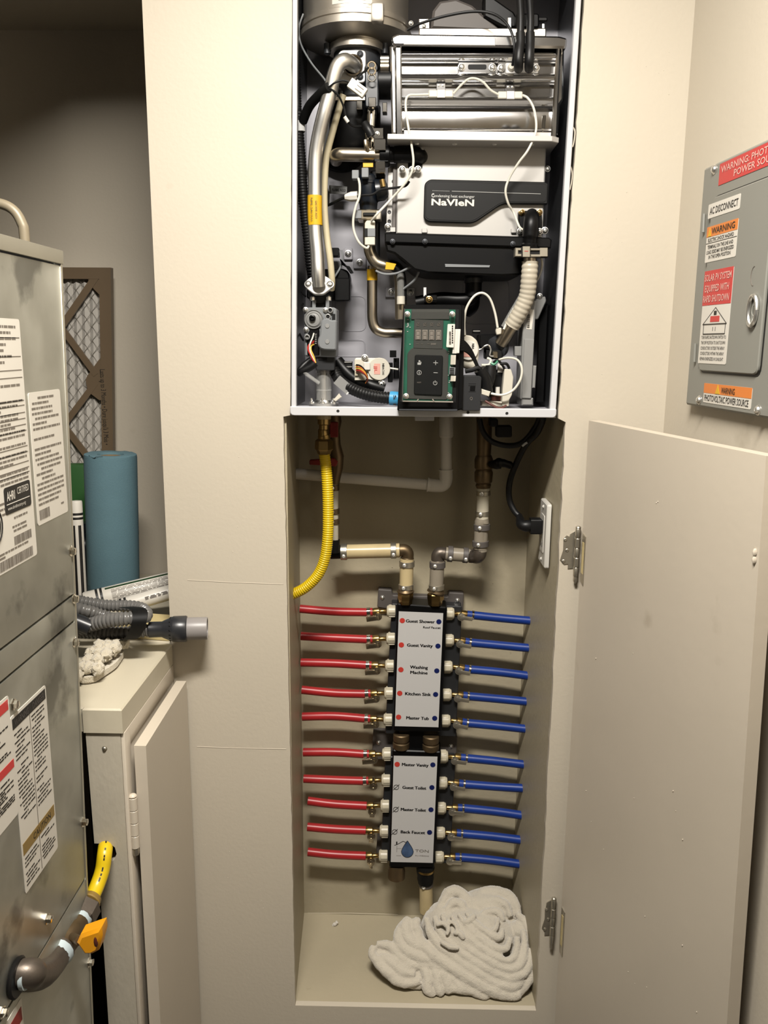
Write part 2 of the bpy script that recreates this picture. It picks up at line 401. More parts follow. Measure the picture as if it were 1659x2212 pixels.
# large rating sticker
yr = F(60, 945).y; yl = yr-.155; zt = F(48, 690).z; zb = F(75, 1200).z
s1 = sticker(yl, yr, zb, zt, 'rating_sticker')
zz = lambda k: zt-(zt-zb)*k
printed(s1, yl+.01, yr-.012, zz(.30), zz(.02), 12, .0035, 1); printed(s1, yl+.01, yr-.008, zz(.66), zz(.32), 19, .0032, 2)
printed(s1, yl+.01, yr-.06, zz(.80), zz(.67), 6, .003, 3); printed(s1, yr-.058, yr-.018, zz(.86), zz(.79), 4, .003, 4)
m = MB()
for k in (.075, .15, .205, .235, .33, .35, .38, .405, .43, .455, .52, .545, .585, .61, .63): fbar(m, yl+.004, yr-.004, zz(k), .0009)
m.build('ruled_line', 'ink_grey', s1, smooth=0, kind='stuff')
m = MB(); m.prism(rnd([Vector((XF+.0006, yr-.072, zz(.775))), Vector((XF+.0006, yr-.006, zz(.775))), Vector((XF+.0006, yr-.006, zz(.665))), Vector((XF+.0006, yr-.072, zz(.665)))], .004, 3), (.0005, 0, 0)); bb = m.build('certification_badge', 'ink', s1)
m = MB(); m.text('AHRI', (XF+.0011, yr-.057, zz(.702)), Y_, Z_, .010, bold=.02, fit=.020); m.text('CERTIFIED', (XF+.0011, yr-.026, zz(.693)), Y_, Z_, .008, fit=.030)
m.box(XF+.0011, XF+.0014, yr-.068, yr-.01, zz(.735)-.0004, zz(.735)+.0004); m.text('www.ahridirectory.org', (XF+.0011, yr-.044, zz(.752)), Y_, Z_, .004, fit=.045); m.build('badge_lettering', 'label_white', s1)
m = MB()
for r0 in (.020, .014):
    P = [Vector((XF+.0009, yr-.098+r0*.8*math.cos(t*.2618), zz(.80)+r0*math.sin(t*.2618))) for t in range(25)]; m.tube(P, .0011, 5)
m.box(XF+.0006, XF+.001, yr-.104, yr-.098, zz(.80)-.011, zz(.80)+.011); m.box(XF+.0006, XF+.001, yr-.104, yr-.09, zz(.80)+.007, zz(.80)+.011); m.build('listing_mark', 'ink', s1)
def barcode(par, y0, y1, z0, z1, seed):
    rr = random.Random(seed); m = MB(); y = y0
    while y < y1:
        l = rr.choice((.0007, .0011, .0018)); m.box(XF+.0006, XF+.001, y, y+l, z0, z1); y += l+rr.choice((.0007, .0012))
    m.build('barcode', 'ink_grey', par, smooth=0, kind='stuff')
barcode(s1, yr-.056, yr-.012, zz(.91), zz(.875), 5); barcode(s1, yl+.045, yr-.012, zz(.99), zz(.95), 6)
printed(s1, yl+.02, yr-.02, zz(.945), zz(.915), 2, .003, 7)
# second sticker
yr2 = F(137, 970).y; yl2 = F(70, 985).y; zt2 = F(130, 840).z; zb2 = F(145, 1105).z
s2 = sticker(yl2, yr2, zb2, zt2, 'approval_sticker')
printed(s2, yl2+.006, yr2-.008, zb2+.022, zt2-.004, 22, .0035, 11); barcode(s2, yl2+.006, yl2+.036, zb2+.006, zb2+.018, 12); printed(s2, yr2-.025, yr2-.008, zb2+.010, zb2+.02, 1, .003, 13)
# warning sticker, two columns
yr3 = F(108, 1620).y; yl3 = F(36, 1720).y; zt3 = F(100, 1476).z; zb3 = F(118, 1840).z; ym = (yr3+yl3)/2
s3 = sticker(yl3, yr3, zb3, zt3, 'warning_sticker')
m = MB(); m.box(XF+.0005, XF+.0009, yl3+.003, yr3-.003, zt3-.017, zt3-.004); m.build('heading_bar', 'ink', s3, smooth=0)
m = MB(); m.text('WARNING', (XF+.0009, yl3+.026, zt3-.0105), Y_, Z_, .008, fit=.036); m.text('DANGER', (XF+.0009, yr3-.024, zt3-.0105), Y_, Z_, .008, fit=.032); m.build('heading_lettering', 'bracket_grey', s3)
zg = F(110, 1750).z
m = MB(); m.box(XF+.0005, XF+.0009, yl3+.003, yr3-.003, zg-.011, zg+.004); m.build('caution_bar', 'label_gold', s3, smooth=0)
m = MB(); m.text('CAUTION', (XF+.0009, (yl3+yr3)/2+.008, zg-.0035), Y_, Z_, .008, fit=.05); m.build('caution_lettering', 'ink', s3)
for (ya, yb, zz0, zz1, n, sd) in ((yl3+.005, ym-.004, zg+.03, zt3-.022, 22, 21), (ym+.003, yr3-.006, zg+.024, zt3-.02, 24, 22), (yl3+.005, ym-.004, zb3+.006, zg-.015, 8, 23), (ym+.003, yr3-.006, zb3+.01, zg-.015, 8, 24)):
    printed(s3, ya, yb, zz0, zz1, n, .0022, sd, mat='ink')
m = MB(); m.box(XF+.0005, XF+.0008, ym-.0016, ym-.0002, zb3+.003, zt3-.018); m.build('column_line', 'ink_grey', s3, smooth=0)
yr4 = F(22, 1560).y; zt4 = F(18, 1500).z; zb4 = F(36, 1760).z
s4 = sticker(yr4-.10, yr4, zb4, zt4, 'danger_sticker')
m = MB(); m.box(XF+.0005, XF+.0009, yr4-.095, yr4-.003, zt4-.016, zt4-.004); m.build('red_bar', 'label_red', s4, smooth=0); m = MB(); zq = F(24, 1650).z; m.box(XF+.0005, XF+.0009, yr4-.098, yr4-.001, zq-.006, zq+.004); m.build('red_bar', 'label_red', s4, smooth=0)
printed(s4, yr4-.09, yr4-.006, zq+.01, zt4-.02, 16, .0024, 31, mat='ink'); printed(s4, yr4-.09, yr4-.006, zb4+.02, zq-.01, 12, .0024, 32, mat='ink')
y5 = F(44, 2140).y; s5 = sticker(y5-.10, y5, zs[1]-.30, zs[1]-.012, 'notice_sticker')
m = MB(); m.box(XF+.0005, XF+.0009, y5-.096, y5-.003, zs[1]-.040, zs[1]-.022); m.build('red_bar', 'red_coat', s5, smooth=0); printed(s5, y5-.09, y5-.006, zs[1]-.28, zs[1]-.05, 20, .0024, 33)

for ch in fur.children:                               # the cabinet stands a little out of plumb
    if ch.name.split('.')[0] in ('casing', 'lower_panel', 'burner_panel', 'middle_rail', 'upper_panel', 'top_rim', 'corner_edge'):
        for v in ch.data.vertices: v.co.y += .065*(v.co.z-1.6)
# tan insulated line rising behind the furnace
m = MB(); P = catmull([at(-60, 432, -.22), at(0, 440, -.22), at(30, 455, -.22), at(47, 482, -.22), at(53, 512, -.22), at(60, 640, -.22)], 8)
for p in P: p.y = -.22
lab = 'tan insulated line curving down behind the furnace top'
tag(m.tube(P, px(11, P[5]), 14).build('refrigerant_line', 'copper_tan'), lab, 'pipe')

# ================================================================== gas line to the furnace
gl = thing('gas_pipe', 'yellow coated gas pipe with bronze valve and black elbow entering the furnace', 'gas pipe', (-.45, -.30, .70))
m = MB(); P = path([(229, 1822, -.255), (228, 1828, -.268), (226, 1845, -.285), (221, 1880, -.296), (209, 1915, -.312), (194, 1948, -.335)], 7); P = [p for p in P]
m.tube(P, px(16, P[20]), 16).build('coated_tube', 'yellow_coat', gl)
m = MB(); i = 13
for i in (9, 10, 13, 15, 16, 20, 21, 23, 25, 26):
    q = P[i]; t = (P[i]-P[i+1]).normalized(); N = (CAM-q).normalized(); N = (N-t*N.dot(t)).normalized()
    m.obox(q+N*px(16, q), (t, N, t.cross(N)), .0016, .0003, .0011)
m.build('tube_print', 'ink', gl)
def seg(p, q, prof, n=16):
    a = A(p); b = A(q); d = (b-a); return MB().lathe(a, d, [(r, h*d.length) for r, h in prof], n)
c0, c1, c2, c3 = (197, 1944, -.335), (168, 1990, -.37), (138, 2040, -.42), (122, 2062, -.44)
s_ = px(1, A(c1))
seg(c0, c1, [(15*s_, -.18), (20*s_, -.14), (22*s_, 0), (24*s_, .05), (24*s_, .12), (17*s_, .16)]).build('torn_coating', 'label_gold', gl)
seg((193, 1953, -.34), (175, 1986, -.365), [(24*s_, 0), (30*s_, .1), (30*s_, .9), (24*s_, 1.05)], 6).build('flare_nut', 'black_iron', gl)
seg((177, 1981, -.362), (167, 1995, -.375), [(23*s_, 0), (24.5*s_, .1), (24.5*s_, .9), (23*s_, 1)]).build('thread_paste', 'pipe_dope', gl)
vb = seg((170, 1992, -.372), (124, 2060, -.44), [(23*s_, 0), (24*s_, .08), (22*s_, .18), (27*s_, .3), (28*s_, .5), (27*s_, .68), (23*s_, .8), (26*s_, .9), (26*s_, 1)]).build('valve_body', 'bronze', gl)
# folded yellow lever of the gas valve
m = MB(); q = [(164, 2040), (172, 2022), (218, 2006), (220, 2024), (212, 2056), (197, 2064), (181, 2064)]
m.prism([A((u, v, -.45)) for u, v in q], (0, .022, 0), .004)
hd = m.build('valve_lever', 'orange_coat', gl)
m = MB(); m.sph(A((207, 2034, -.449)), px(7, A(c2)), 10, (.7, .5, 1.9)); m.build('lever_slot', 'wire_brown', hd)
seg((150, 2022, -.41), (172, 2032, -.44), [(9*s_, 0), (9*s_, 1)]).build('valve_stem', 'bronze', gl)
gE = F(35, 2106)
m = MB(); P = catmull([A((132, 2050, -.432)), A((115, 2076, -.455)), A((92, 2102, -.49)), A((66, 2108, -.525)), Vector((XF+.016, gE.y+.004, gE.z)), Vector((XF-.012, gE.y, gE.z))], 7)
r = [px(28+3*math.sin(math.pi*i/(len(P)-1)), P[i]) for i in range(len(P))]
for i in (0, 1, 2): r[i] *= 1.1
el = m.tube(P, r, 20).build('elbow', 'black_iron', gl)
m = MB(); m.tube([P[2], P[5]], [r[2]*1.03, r[5]*1.0], 14)
rn = random.Random(4)
for k in range(9): m.sph(P[4]+Vector((rn.uniform(-.01, .01), -r[4]*.8, rn.uniform(-.006, .010))), .005, 7)
m.build('thread_paste', 'pipe_dope', gl)
q_ = Vector((XF+.0085, gE.y+.001, gE.z)); m = MB(); m.tube([q_, q_+X_*.005], r[-6]*1.06, 18); m.build('thread_paste', 'pipe_dope', gl)
m = MB(); m.lathe((XF, gE.y-.004, gE.z), X_, [(.018, .0005), (.0225, .001), (.0235, .004), (.021, .006), (.018, .006)], 24); m.build('grommet', 'black_rubber', fur)

# ================================================================== low cabinet with board top
lc = thing('low_cabinet', 'low cream-painted wooden cabinet with thick board top beside the furnace', 'cabinet', (-.42, -.15, 0))
YC = -.275; ZC = .975
m = MB(); m.prism([(-.462, YC, ZC), (-.404, YC, ZC), (-.404, -.004, ZC), (-.412, -.001, ZC), (-.53, -.001, ZC), (-.53, YC+.004, ZC), (-.463, YC+.004, ZC)], (0, 0, -.038), .0025); m.build('top_board', 'wood_paint', lc)
m = MB(); m.box(-1.0, -.532, -.27, .445, ZC-.03, ZC-.0005, .001); m.box(-.532, -.411, .004, .445, ZC-.03, ZC-.0005, .001); m.build('shelf_board', 'wood_paint', lc)
zc2 = ZC-.038
pz = lambda u, v: at(u, v, YC+.003)
hz = pz(205, 1822).z
pl, pr_ = -.4605, -.409
m = MB()                                              # front post with a notch for the gas pipe
q = [(pl+.004, .0), (pl+.006, hz-.035), (pl+.006, hz-.035), (pl+.016, hz-.034), (pl+.030, hz-.028), (pl+.035, hz-.017), (pl+.033, hz-.006), (pl+.026, hz), (pl+.002, hz), (pl, zc2), (pr_, zc2), (pr_, 0)]
q = [q[0], q[1], q[3], q[4], q[5], q[6], q[7], q[8], q[9], q[10], q[11]]
m.prism([(x, YC+.003, z) for x, z in q], (0, .036, 0)); m.build('post', 'post_paint', lc, smooth=0)
m = MB(); m.box(pl-.03, pl+.04, YC+.075, YC+.08, .0, zc2-.001); m.build('gap_shade_sheet', 'black_matte', lc)  # black sheet standing in for the shade behind the post and its notch
m = MB(); m.screw(pz(226, 1617), FRONT, .0032); m.build('screw', 'hinge_steel', lc)
m = MB(); m.box(pr_-.006, pr_+.004, YC+.010, -.002, .0, zc2-.001, .001); m.box(pr_+.0002, pr_+.006, YC+.0035, YC+.028, 0, zc2-.001, .001); m.box(pr_, pr_+.0055, YC+.004, -.002, zc2-.03, zc2-.001, .001); m.build('side_panel', 'door_paint', lc)
dxa, dxb = pr_+.014, pr_+.032
zd = atx(302, 1592, dxa).z
m = MB(); m.prism([(dxa, YC+.018, 0.0), (dxb, YC+.018, 0.0), (dxb-.002, -.012, 0.0), (dxa-.002, -.012, 0.0)], (0, 0, zd), .0015); dr = m.build('door', 'door_paint', lc)
hx = dxa-.004
m = MB(); hz1 = atx(300, 1700, hx).z; hz0 = atx(303, 1812, hx).z; hy = YC+.012
for k in range(4): m.lathe((hx, hy, hz0+(hz1-hz0)*k/4), Z_, [(.0056, .0005), (.0062, .001), (.0062, (hz1-hz0)/4-.001), (.0056, (hz1-hz0)/4-.0005)], 12)
m.sph((hx, hy, hz1+.002), .0064, 10, (1, 1, .6)); m.build('hinge_barrel', 'door_paint', dr)
m = MB(); m.lathe((hx, hy, hz0-.012), Z_, [(.004, 0), (.0055, .004), (.0055, .012)], 10); m.box(hx-.008, hx-.001, hy, hy+.002, hz0, hz1); m.build('hinge_pin', 'hinge_steel', dr)

# ================================================================== things on the cabinet
# furnace filter
YA = .40
flt = thing('air_filter', 'pleated air filter in a brown cardboard frame behind the blue roll', 'air filter', (at(200, 960, YA).x, YA, ZC))
fx1, fz1 = at(239, 578, YA).x, at(239, 578, YA).z; fx0, fz0 = fx1-.40, ZC+.002
wb = px(25, at(220, 700, YA))
m = MB(); D = .016
fb_ = at(244, 960, YA); SHR = (fb_.x-fx1)/(fb_.z-fz1)                    # the filter stands slightly out of plumb
def shx(x, z): return x+SHR*(z-fz1)
def fr(pts, d=D*.35, y=0): m.prism([(shx(x, z), YA+y, z) for x, z in pts], (0, d, 0))
fr([(fx1-wb, fz0), (fx1, fz0), (fx1, fz1), (fx1-wb, fz1)], D); fr([(fx0, fz1-wb*.95), (fx1-wb, fz1-wb*.95), (fx1-wb, fz1), (fx0, fz1)], D)
fr([(fx0, fz0), (fx0+wb, fz0), (fx0+wb, fz1), (fx0, fz1)], D); fr([(fx0+wb, fz0), (fx1-wb, fz0), (fx1-wb, fz0+wb), (fx0+wb, fz0+wb)], D)
def strut(a, b, w_=11, y=.0004):
    a, b = at(*a, YA+y), at(*b, YA+y); d = (b-a).normalized(); n_ = Vector((-d.z, 0, d.x))*px(w_/2, a); m.prism([a+n_, b+n_, b-n_, a-n_], (0, D*.35, 0))
strut((212, 590), (132, 706), 15); strut((132, 708), (207, 810), 13, .0007); strut((207, 826), (136, 920), 13, .0009); strut((136, 918), (208, 1012), 13, .0011)
m.prism(rnd([at(u, v, YA+.0014) for u, v in ((217, 772), (219, 868), (190, 846), (184, 818))], .008, 3), (0, D*.35, 0)); m.prism(rnd([at(u, v, YA+.0014) for u, v in ((217, 596), (218, 640), (200, 622), (186, 596))], .006, 3), (0, D*.35, 0))
frm = m.build('frame', 'cardboard', flt)
m = MB(); n = 44; zs_ = (fz0+.004, fz1-.004); vs = []
for i in range(n+1):
    x = fx0+.008+(fx1-fx0-.016)*i/n; vs += [(shx(x, zs_[0]), YA+.010+(.006 if i % 2 else 0), zs_[0]), (shx(x, zs_[1]), YA+.010+(.006 if i % 2 else 0), zs_[1])]
m.add(vs, [(2*i, 2*i+2, 2*i+3, 2*i+1) for i in range(n)]); m.build('pleated_media', 'media', flt, smooth=60)
m = MB()
for i in range(-14, 40):
    z = fz0+.03*i
    for sg in (1, -1):
        a = Vector((fx1-.012, YA+.0088, z)); b = Vector((fx1-.15, YA+.0088, z+sg*.19))
        lo_, hi_ = fz0+.01, fz1-.01
        if min(a.z, b.z) > hi_ or max(a.z, b.z) < lo_: continue
        d = b-a; t0, t1 = 0, 1
        ta, tb = (lo_-a.z)/d.z, (hi_-a.z)/d.z; t0 = max(t0, min(ta, tb)); t1 = min(t1, max(ta, tb))
        if t1 > t0: m.tube([Vector((shx(p.x, p.z), p.y, p.z)) for p in (a+d*t0, a+d*t1)], .0004, 4)
m.build('wire_mesh', 'wire_dark', flt, kind='stuff')
m = MB(); p0 = at(226, 880, YA); m.text("Lasts up to 3 Months \u2022 Dure jusqu'\u00e0 3 Mois \u2022", (p0.x, YA, p0.z), -Z_, X_, .011, fit=px(162, p0)); m.build('lettering', 'ink', flt)
# green box behind the roll
gx = at(158, 1004, .36); m = MB(); m.box(gx.x-.10, gx.x+.05, .355, .39, ZC, gx.z, .002); tag(m.build('green_box', 'green_box'), 'dark green box standing between the furnace and the blue roll', 'box')
# blue shop towel roll
rc = at(241, 980, .22); rr_ = px(55.5, rc); rb = at(246, 1310, .22)
roll = thing('towel_roll', 'upright roll of blue paper shop towels on the cabinet shelf', 'paper towel roll', (rb.x, .22, ZC))
base = Vector((at(246, 1300, .22).x, .22, ZC)); top = Vector((rc.x-.002, .22, rc.z))
ax = top-base; H = ax.length; ax.normalize()
m = MB(); m.lathe(base, ax, [(rr_*.42, 0), (rr_*.99, 0), (rr_*1.0, .004), (rr_, H*.5), (rr_*1.0, H-.006), (rr_*.985, H-.001), (rr_*.95, H), (rr_*.5, H-.001), (rr_*.47, H-.004), (rr_*.47, .01)], 48)
for i, v in enumerate(m.v):
    h = (v-base).dot(ax)
    if h > H-.012 and abs((v-base-ax*h).length) > rr_*.8: v.z += .0012*noise.noise(v*90)
    v += Vector((noise.noise(v*18), noise.noise(v*18+Vector((5, 5, 5))), 0))*.0008
pr1 = m.build('paper', 'paper_blue', roll)
m = MB(); m.lathe(base, ax, [(rr_*.47, .002), (rr_*.47, H-.005), (rr_*.43, H-.005), (rr_*.43, .002)], 32, caps=False); m.build('core', 'card_core', roll)
m = MB(); t0 = at(192, 984, .22-rr_*.8); m.tube(catmull([t0, at(202, 990, .22-rr_*.93), at(207, 987, .22-rr_)], 4), [.0006]*8+[.0003], 5); m.tube([at(207, 987, .22-rr_), at(222, 986, .22-rr_)], .0004, 4); m.build('torn_edge', 'dark_plastic', roll)
# small black bottle
bp_ = at(176, 1100, .27); m = MB(); m.lathe((bp_.x, .27, ZC), Z_, [(.022, 0), (.023, .002), (.023, .11), (.019, .122), (.011, .128), (.011, .14), (.013, .141), (.013, .158), (.0, .158)], 20)
tag(m.build('black_bottle', 'blue_black'), 'dark little bottle in the gap beside the blue roll', 'bottle')
bg = at(182, 1268, .16); m = MB(); m.sph((bg.x, .16, ZC+.028), .028, 14, (.7, .8, 1.15))
for v in m.v: v += Vector((noise.noise(v*60), noise.noise(v*60+Vector((3, 1, 2))), noise.noise(v*60+Vector((7, 1, 9)))))*.007
tag(m.build('plastic_bag', 'clear_cover', smooth=20), 'crumpled clear plastic packet between bottle and caulk tube', 'packet')
# caulk tubes
def caulk(a, b, r, name, label, txt=True, seed=1):
    t = thing('caulk_tube', label, 'caulk tube', tuple(a), 'white caulk tubes')
    d = (b-a); L = d.length; dn = d.normalized(); m = MB()
    m.lathe(a, d, [(r*.2, -.001), (r*.93, 0), (r, .003), (r, L-.003), (r*.93, L), (0, L)], 28); m.build('barrel', 'label_white', t)
    m = MB()
    for h in (.022, .030): m.lathe(a, d, [(r*1.004, h), (r*1.012, h+.0005), (r*1.012, h+.004), (r*1.004, h+.0045)], 28, caps=False)
    m.build('black_band', 'ink', t, smooth=0)
    side = dn.cross(CAM-a).normalized(); tow = side.cross(dn).normalized()
    def arc(t0, t1, h0, h1, mat, nm):
        m = MB(); n = 10; vs = []
        for i in range(n+1):
            q = math.radians(t0+(t1-t0)*i/n); w_ = tow*math.cos(q)+side*math.sin(q)
            vs += [a+dn*h0+w_*r*1.012, a+dn*h1+w_*r*1.012]
        for i in range(n+1):
            q = math.radians(t0+(t1-t0)*i/n); w_ = tow*math.cos(q)+side*math.sin(q)
            vs += [a+dn*h0+w_*r*.99, a+dn*h1+w_*r*.99]
        o = 2*(n+1); m.add(vs, [(2*i, 2*i+2, 2*i+3, 2*i+1) for i in range(n)]+[(o+2*i, o+2*i+1, o+2*i+3, o+2*i+2) for i in range(n)]+[(2*i, o+2*i, o+2*i+2, 2*i+2) for i in range(n)]+[(2*i+1, 2*i+3, o+2*i+3, o+2*i+1) for i in range(n)]+[(0, 1, o+1, o), (2*n, o+2*n, o+2*n+1, 2*n+1)])
        return m.build(nm, mat, t)
    return t, a, dn, side, tow, arc, L
a = at(183, 1306, .085); b = at(378, 1252, .125); a.z = ZC+.058; r = px(21, a)
a = at(183, 1303, .07); b = at(372, 1257, .13)
t, a, dn, side, tow, arc, L = caulk(a, b, px(24, a), 'caulk_tube', 'white caulk tube with dense small print lying on top of the wood block')
sgn = 1 if side.z > 0 else -1
arc(sgn*48, sgn*62, .04, L, 'label_green', 'dark_stripe'); arc(-sgn*34, -sgn*50, .04, L, 'label_green', 'green_stripe')
m = MB(); rr1 = px(24, a); rn = random.Random(3)
for k in range(11):
    q = math.radians(sgn*(38-k*6.4)); w_ = tow*math.cos(q)+side*math.sin(q); h = .05
    while h < L-.012:
        l = rn.uniform(.004, .016); m.tube([a+dn*h+w_*rr1*1.004, a+dn*(h+l)+w_*rr1*1.004], .0005 if k not in (2, 7) else .0008, 4); h += l+.002
m.build('fine_print', 'ink_grey', t, kind='stuff')
a = at(235, 1318, .055); b = at(392, 1272, .10)
t, a, dn, side, tow, arc, L = caulk(a, b, px(17, a), 'caulk_tube', 'white caulk tube lying half hidden beneath the tube with dense small print')
m = MB(); rn = random.Random(8); rr2 = px(17, a); sg2 = 1 if side.z > 0 else -1
for k, q in enumerate((-2, 6, 14)):
    w_ = tow*math.cos(math.radians(sg2*q))+side*math.sin(math.radians(sg2*q)); h = L*.5
    while h < L-.02: l = rn.uniform(.004, .012); m.tube([a+dn*h+w_*rr2*1.004, a+dn*(h+l)+w_*rr2*1.004], .0011, 4); h += l+.003
m.build('print', 'ink_grey', t, kind='stuff')
a = at(166, 1068, .10); b = at(178, 1290, .07); a2 = Vector((at(176, 1290, .07).x-.01, .09, ZC)); b2 = at(164, 1082, .11)
t, a, dn, side, tow, arc, L = caulk(b2, a2, px(13, b2), 'caulk_tube', 'white caulk tube standing upright against the furnace edge')
arc(-38, -8, .045, L, 'ink', 'dark_stripe'); arc(20, 60, .045, L, 'ink', 'dark_stripe')
# wood block under the tubes
m = MB(); a = at(262, 1330, .03); b = at(385, 1290, .07); c = at(385, 1312, .07)
m.prism([(a.x-.05, .030, ZC), (-.4085, .008, ZC), (-.4085, .075, ZC), (a.x-.05, .10, ZC)], (0, 0, .026), .0012)
tag(m.build('wood_block', 'wood'), 'flat piece of raw yellowish wood under the caulk tubes', 'wood block')
# chenille wash mitt
mc = Vector((-.452, -.13, ZC)); mt = thing('wash_mitt', 'cream chenille wash mitt with fat tufts at the edge of the board', 'wash mitt', tuple(mc))
q0 = [atz(u, v, ZC+.012) for u, v in ((160, 1395), (262, 1388), (268, 1408), (252, 1432), (228, 1448), (205, 1463), (160, 1466))]
q0 = [Vector((max(p.x, -.50), p.y, ZC)) for p in q0]
m = MB(); m.prism(rnd([Vector((p.x, p.y, ZC+.001)) for p in q0], .012, 4), (0, 0, .012), .003); m.build('backing', 'chenille', mt)
m = MB(); rn = random.Random(5); cen = sum(q0, Vector())/len(q0)
xs = [p.x for p in q0]; ys = [p.y for p in q0]
def inside(x, y, P):
    c = False
    for i in range(len(P)):
        a, b = P[i], P[i-1]
        if (a.y > y) != (b.y > y) and x < (b.x-a.x)*(y-a.y)/(b.y-a.y)+a.x: c = not c
    return c
N_ = 0
gx_ = min(xs)
while gx_ < max(xs):
    gy = min(ys)-.004
    while gy < max(ys):
        x = gx_+rn.uniform(-.002, .002)+(.006 if int((gy-min(ys))/.021) % 2 else 0); y = gy+rn.uniform(-.002, .002)
        if inside(cen.x+(x-cen.x)*.93, cen.y+(y-cen.y)*.95, q0):
            h = ZC+.018+.012*math.sin(max(0, min(1, (y-min(ys))/(max(ys)-min(ys))))*math.pi)
            bm_ = bmesh.new(); bmesh.ops.create_icosphere(bm_, subdivisions=3, radius=1)
            o3 = Vector((rn.uniform(-9, 9),)*3)
            for v in bm_.verts:
                k = 1+.34*noise.noise(v.co*3.4+o3)+.26*noise.noise(v.co*8+o3); v.co = Vector((v.co.x*.0098*k+x, v.co.y*.0138*k+y, v.co.z*.0105*k+h))
            m.bm(bm_)
        gy += .021
    gx_ += .0135
m.build('tufts', 'chenille', mt, kind='stuff', smooth=60)
# vacuum hose bundle
vh = thing('vacuum_hose', 'coiled grey ribbed vacuum hose with charcoal cuff strapped in a bundle', 'vacuum hose', (-.46, -.08, ZC+.02))
def coil(pts, rpx, dep=.0022, pitch=.0068):
    P = path(pts, 14); r = px(rpx, P[len(P)//2]); m = MB(); corr(m, P, r, pitch, dep, 16); return m.build('ribbed_hose', 'hose_grey', vh)
coil([(120, 1290, -.03), (178, 1300, -.03), (230, 1308, -.03), (280, 1309, -.03), (306, 1314, -.035), (317, 1325, -.055), (312, 1336, -.07), (298, 1338, -.072)], 13)
coil([(150, 1312, -.055), (182, 1318, -.06), (210, 1326, -.05), (240, 1335, -.045)], 14)
coil([(130, 1372, -.09), (195, 1350, -.095), (235, 1340, -.10), (275, 1336, -.10), (296, 1334, -.09)], 16, .0026)
coil([(140, 1362, -.06), (200, 1366, -.07), (260, 1367, -.07), (300, 1364, -.06), (326, 1360, -.055)], 14.5, .0024)
m = MB(); m.tube(path([(120, 1330, -.10), (160, 1342, -.10), (196, 1356, -.098)], 6), px(18, at(180, 1350, -.1)), 16); m.build('dark_cuff', 'charcoal', vh)
q = [A((272, 1312, -.055)), A((300, 1318, -.10)), A((300, 1345, -.118)), A((285, 1378, -.105)), A((262, 1382, -.08))]
m = MB(); C_ = catmull(q, 6); dv = Vector((1, .25, 0)).normalized()*px(15, q[2])
vs = []
for p in C_: vs += [p-dv, p+dv, p+dv+Vector((0, .003, 0)), p-dv+Vector((0, .003, 0))]
fs = []
for i in range(len(C_)-1):
    for j in range(4): fs.append((4*i+j, 4*i+(j+1) % 4, 4*i+4+(j+1) % 4, 4*i+4+j))
m.add(vs, fs); m.build('strap', 'black_matte', vh)
a = A((322, 1360, -.056)); b = A((448, 1357, -.040)); d = b-a; s_ = px(1, a); L = d.length
m = MB(); m.lathe(a, d, [(12*s_, -.02*L), (17*s_, 0), (17*s_, .22*L), (19*s_, .25*L), (27*s_, .40*L), (28*s_, .42*L), (28.5*s_, .63*L), (27*s_, .65*L), (24*s_, .655*L)], 36); nz = m.build('nozzle_collar', 'charcoal', vh)
m = MB(); m.lathe(a, d, [(24*s_, .62*L), (24.5*s_, .64*L), (24.5*s_, .985*L), (24*s_, L), (22*s_, L), (22*s_, .7*L)], 36); m.build('nozzle_tip', 'tip_grey', vh)
m = MB(); dn = d.normalized(); U = (Z_-dn*dn.z).normalized(); V = dn.cross(U)
for k in range(9):
    t = math.radians(-30+k*22); w_ = -V*math.cos(t-1.2)*1+U*math.sin(t-1.2)*-1
    if w_.y > .3: w_ = -w_
    m.sph(a+dn*L*.375+w_*24.5*s_, 2.2*s_, 7, (1.4, 1, 1))
m.build('grip_slots', 'black_matte', nz)

# ================================================================== electrical disconnect on the right wall
ep = thing('disconnect_panel', 'grey metal electrical disconnect panel with warning labels on the wall', 'electrical panel', tuple(atr(1590, 600)))
OFF = .014
cA, cB = atr(1519, 365, OFF), atr(1482, 874, OFF)
yl, zt_, zb_ = (cA.y+cB.y)/2, cA.z, cB.z
def RP(y, z, off): p = Vector((XR, 0, 0))+RW_N*off; t = (y-p.y)/RW_R.y; q = p+RW_R*t; q.z = z; return q
def rpl(pts, off, th, name, mat, par, b=.0, r=0):
    m = MB(); p = [RP(y, z, off) for y, z in pts]
    if r: p = rnd(p, r, 4)
    m.prism(p, RW_N*(-th), b); return m.build(name, mat, par)
yR = yl-.36
rpl([(yl, zb_), (yR, zb_), (yR, zt_), (yl, zt_)], OFF, OFF, 'cover', 'panel_grey', ep, .003)
dA, dB = atr(1533, 432, OFF), atr(1505, 800, OFF)
yd0 = atr(1528, 640, OFF).y+.002; zdt = dA.z; zdb = dB.z; yd1 = atr(1652, 700, OFF).y
rpl([(yd0+.002, zdb-.003), (yd1-.003, zdb-.003), (yd1-.003, zdt+.002), (yd0+.002, zdt+.002)], OFF+.0004, .001, 'door_gap', 'ink', ep, 0, .014)
door = rpl([(yd0, zdb), (yd1, zdb), (yd1, zdt), (yd0, zdt)], OFF+.004, .004, 'door', 'panel_grey', ep, .0015, .012)
OD = OFF+.004
for v0, v1, u in ((462, 502, 1521), (742, 782, 1502)):
    m = MB(); a, b = atr(u, v0, OFF+.003), atr(u-2, v1, OFF+.003); m.tube([a, b], .0022, 8); m.build('hinge_pin', 'panel_grey', ep)
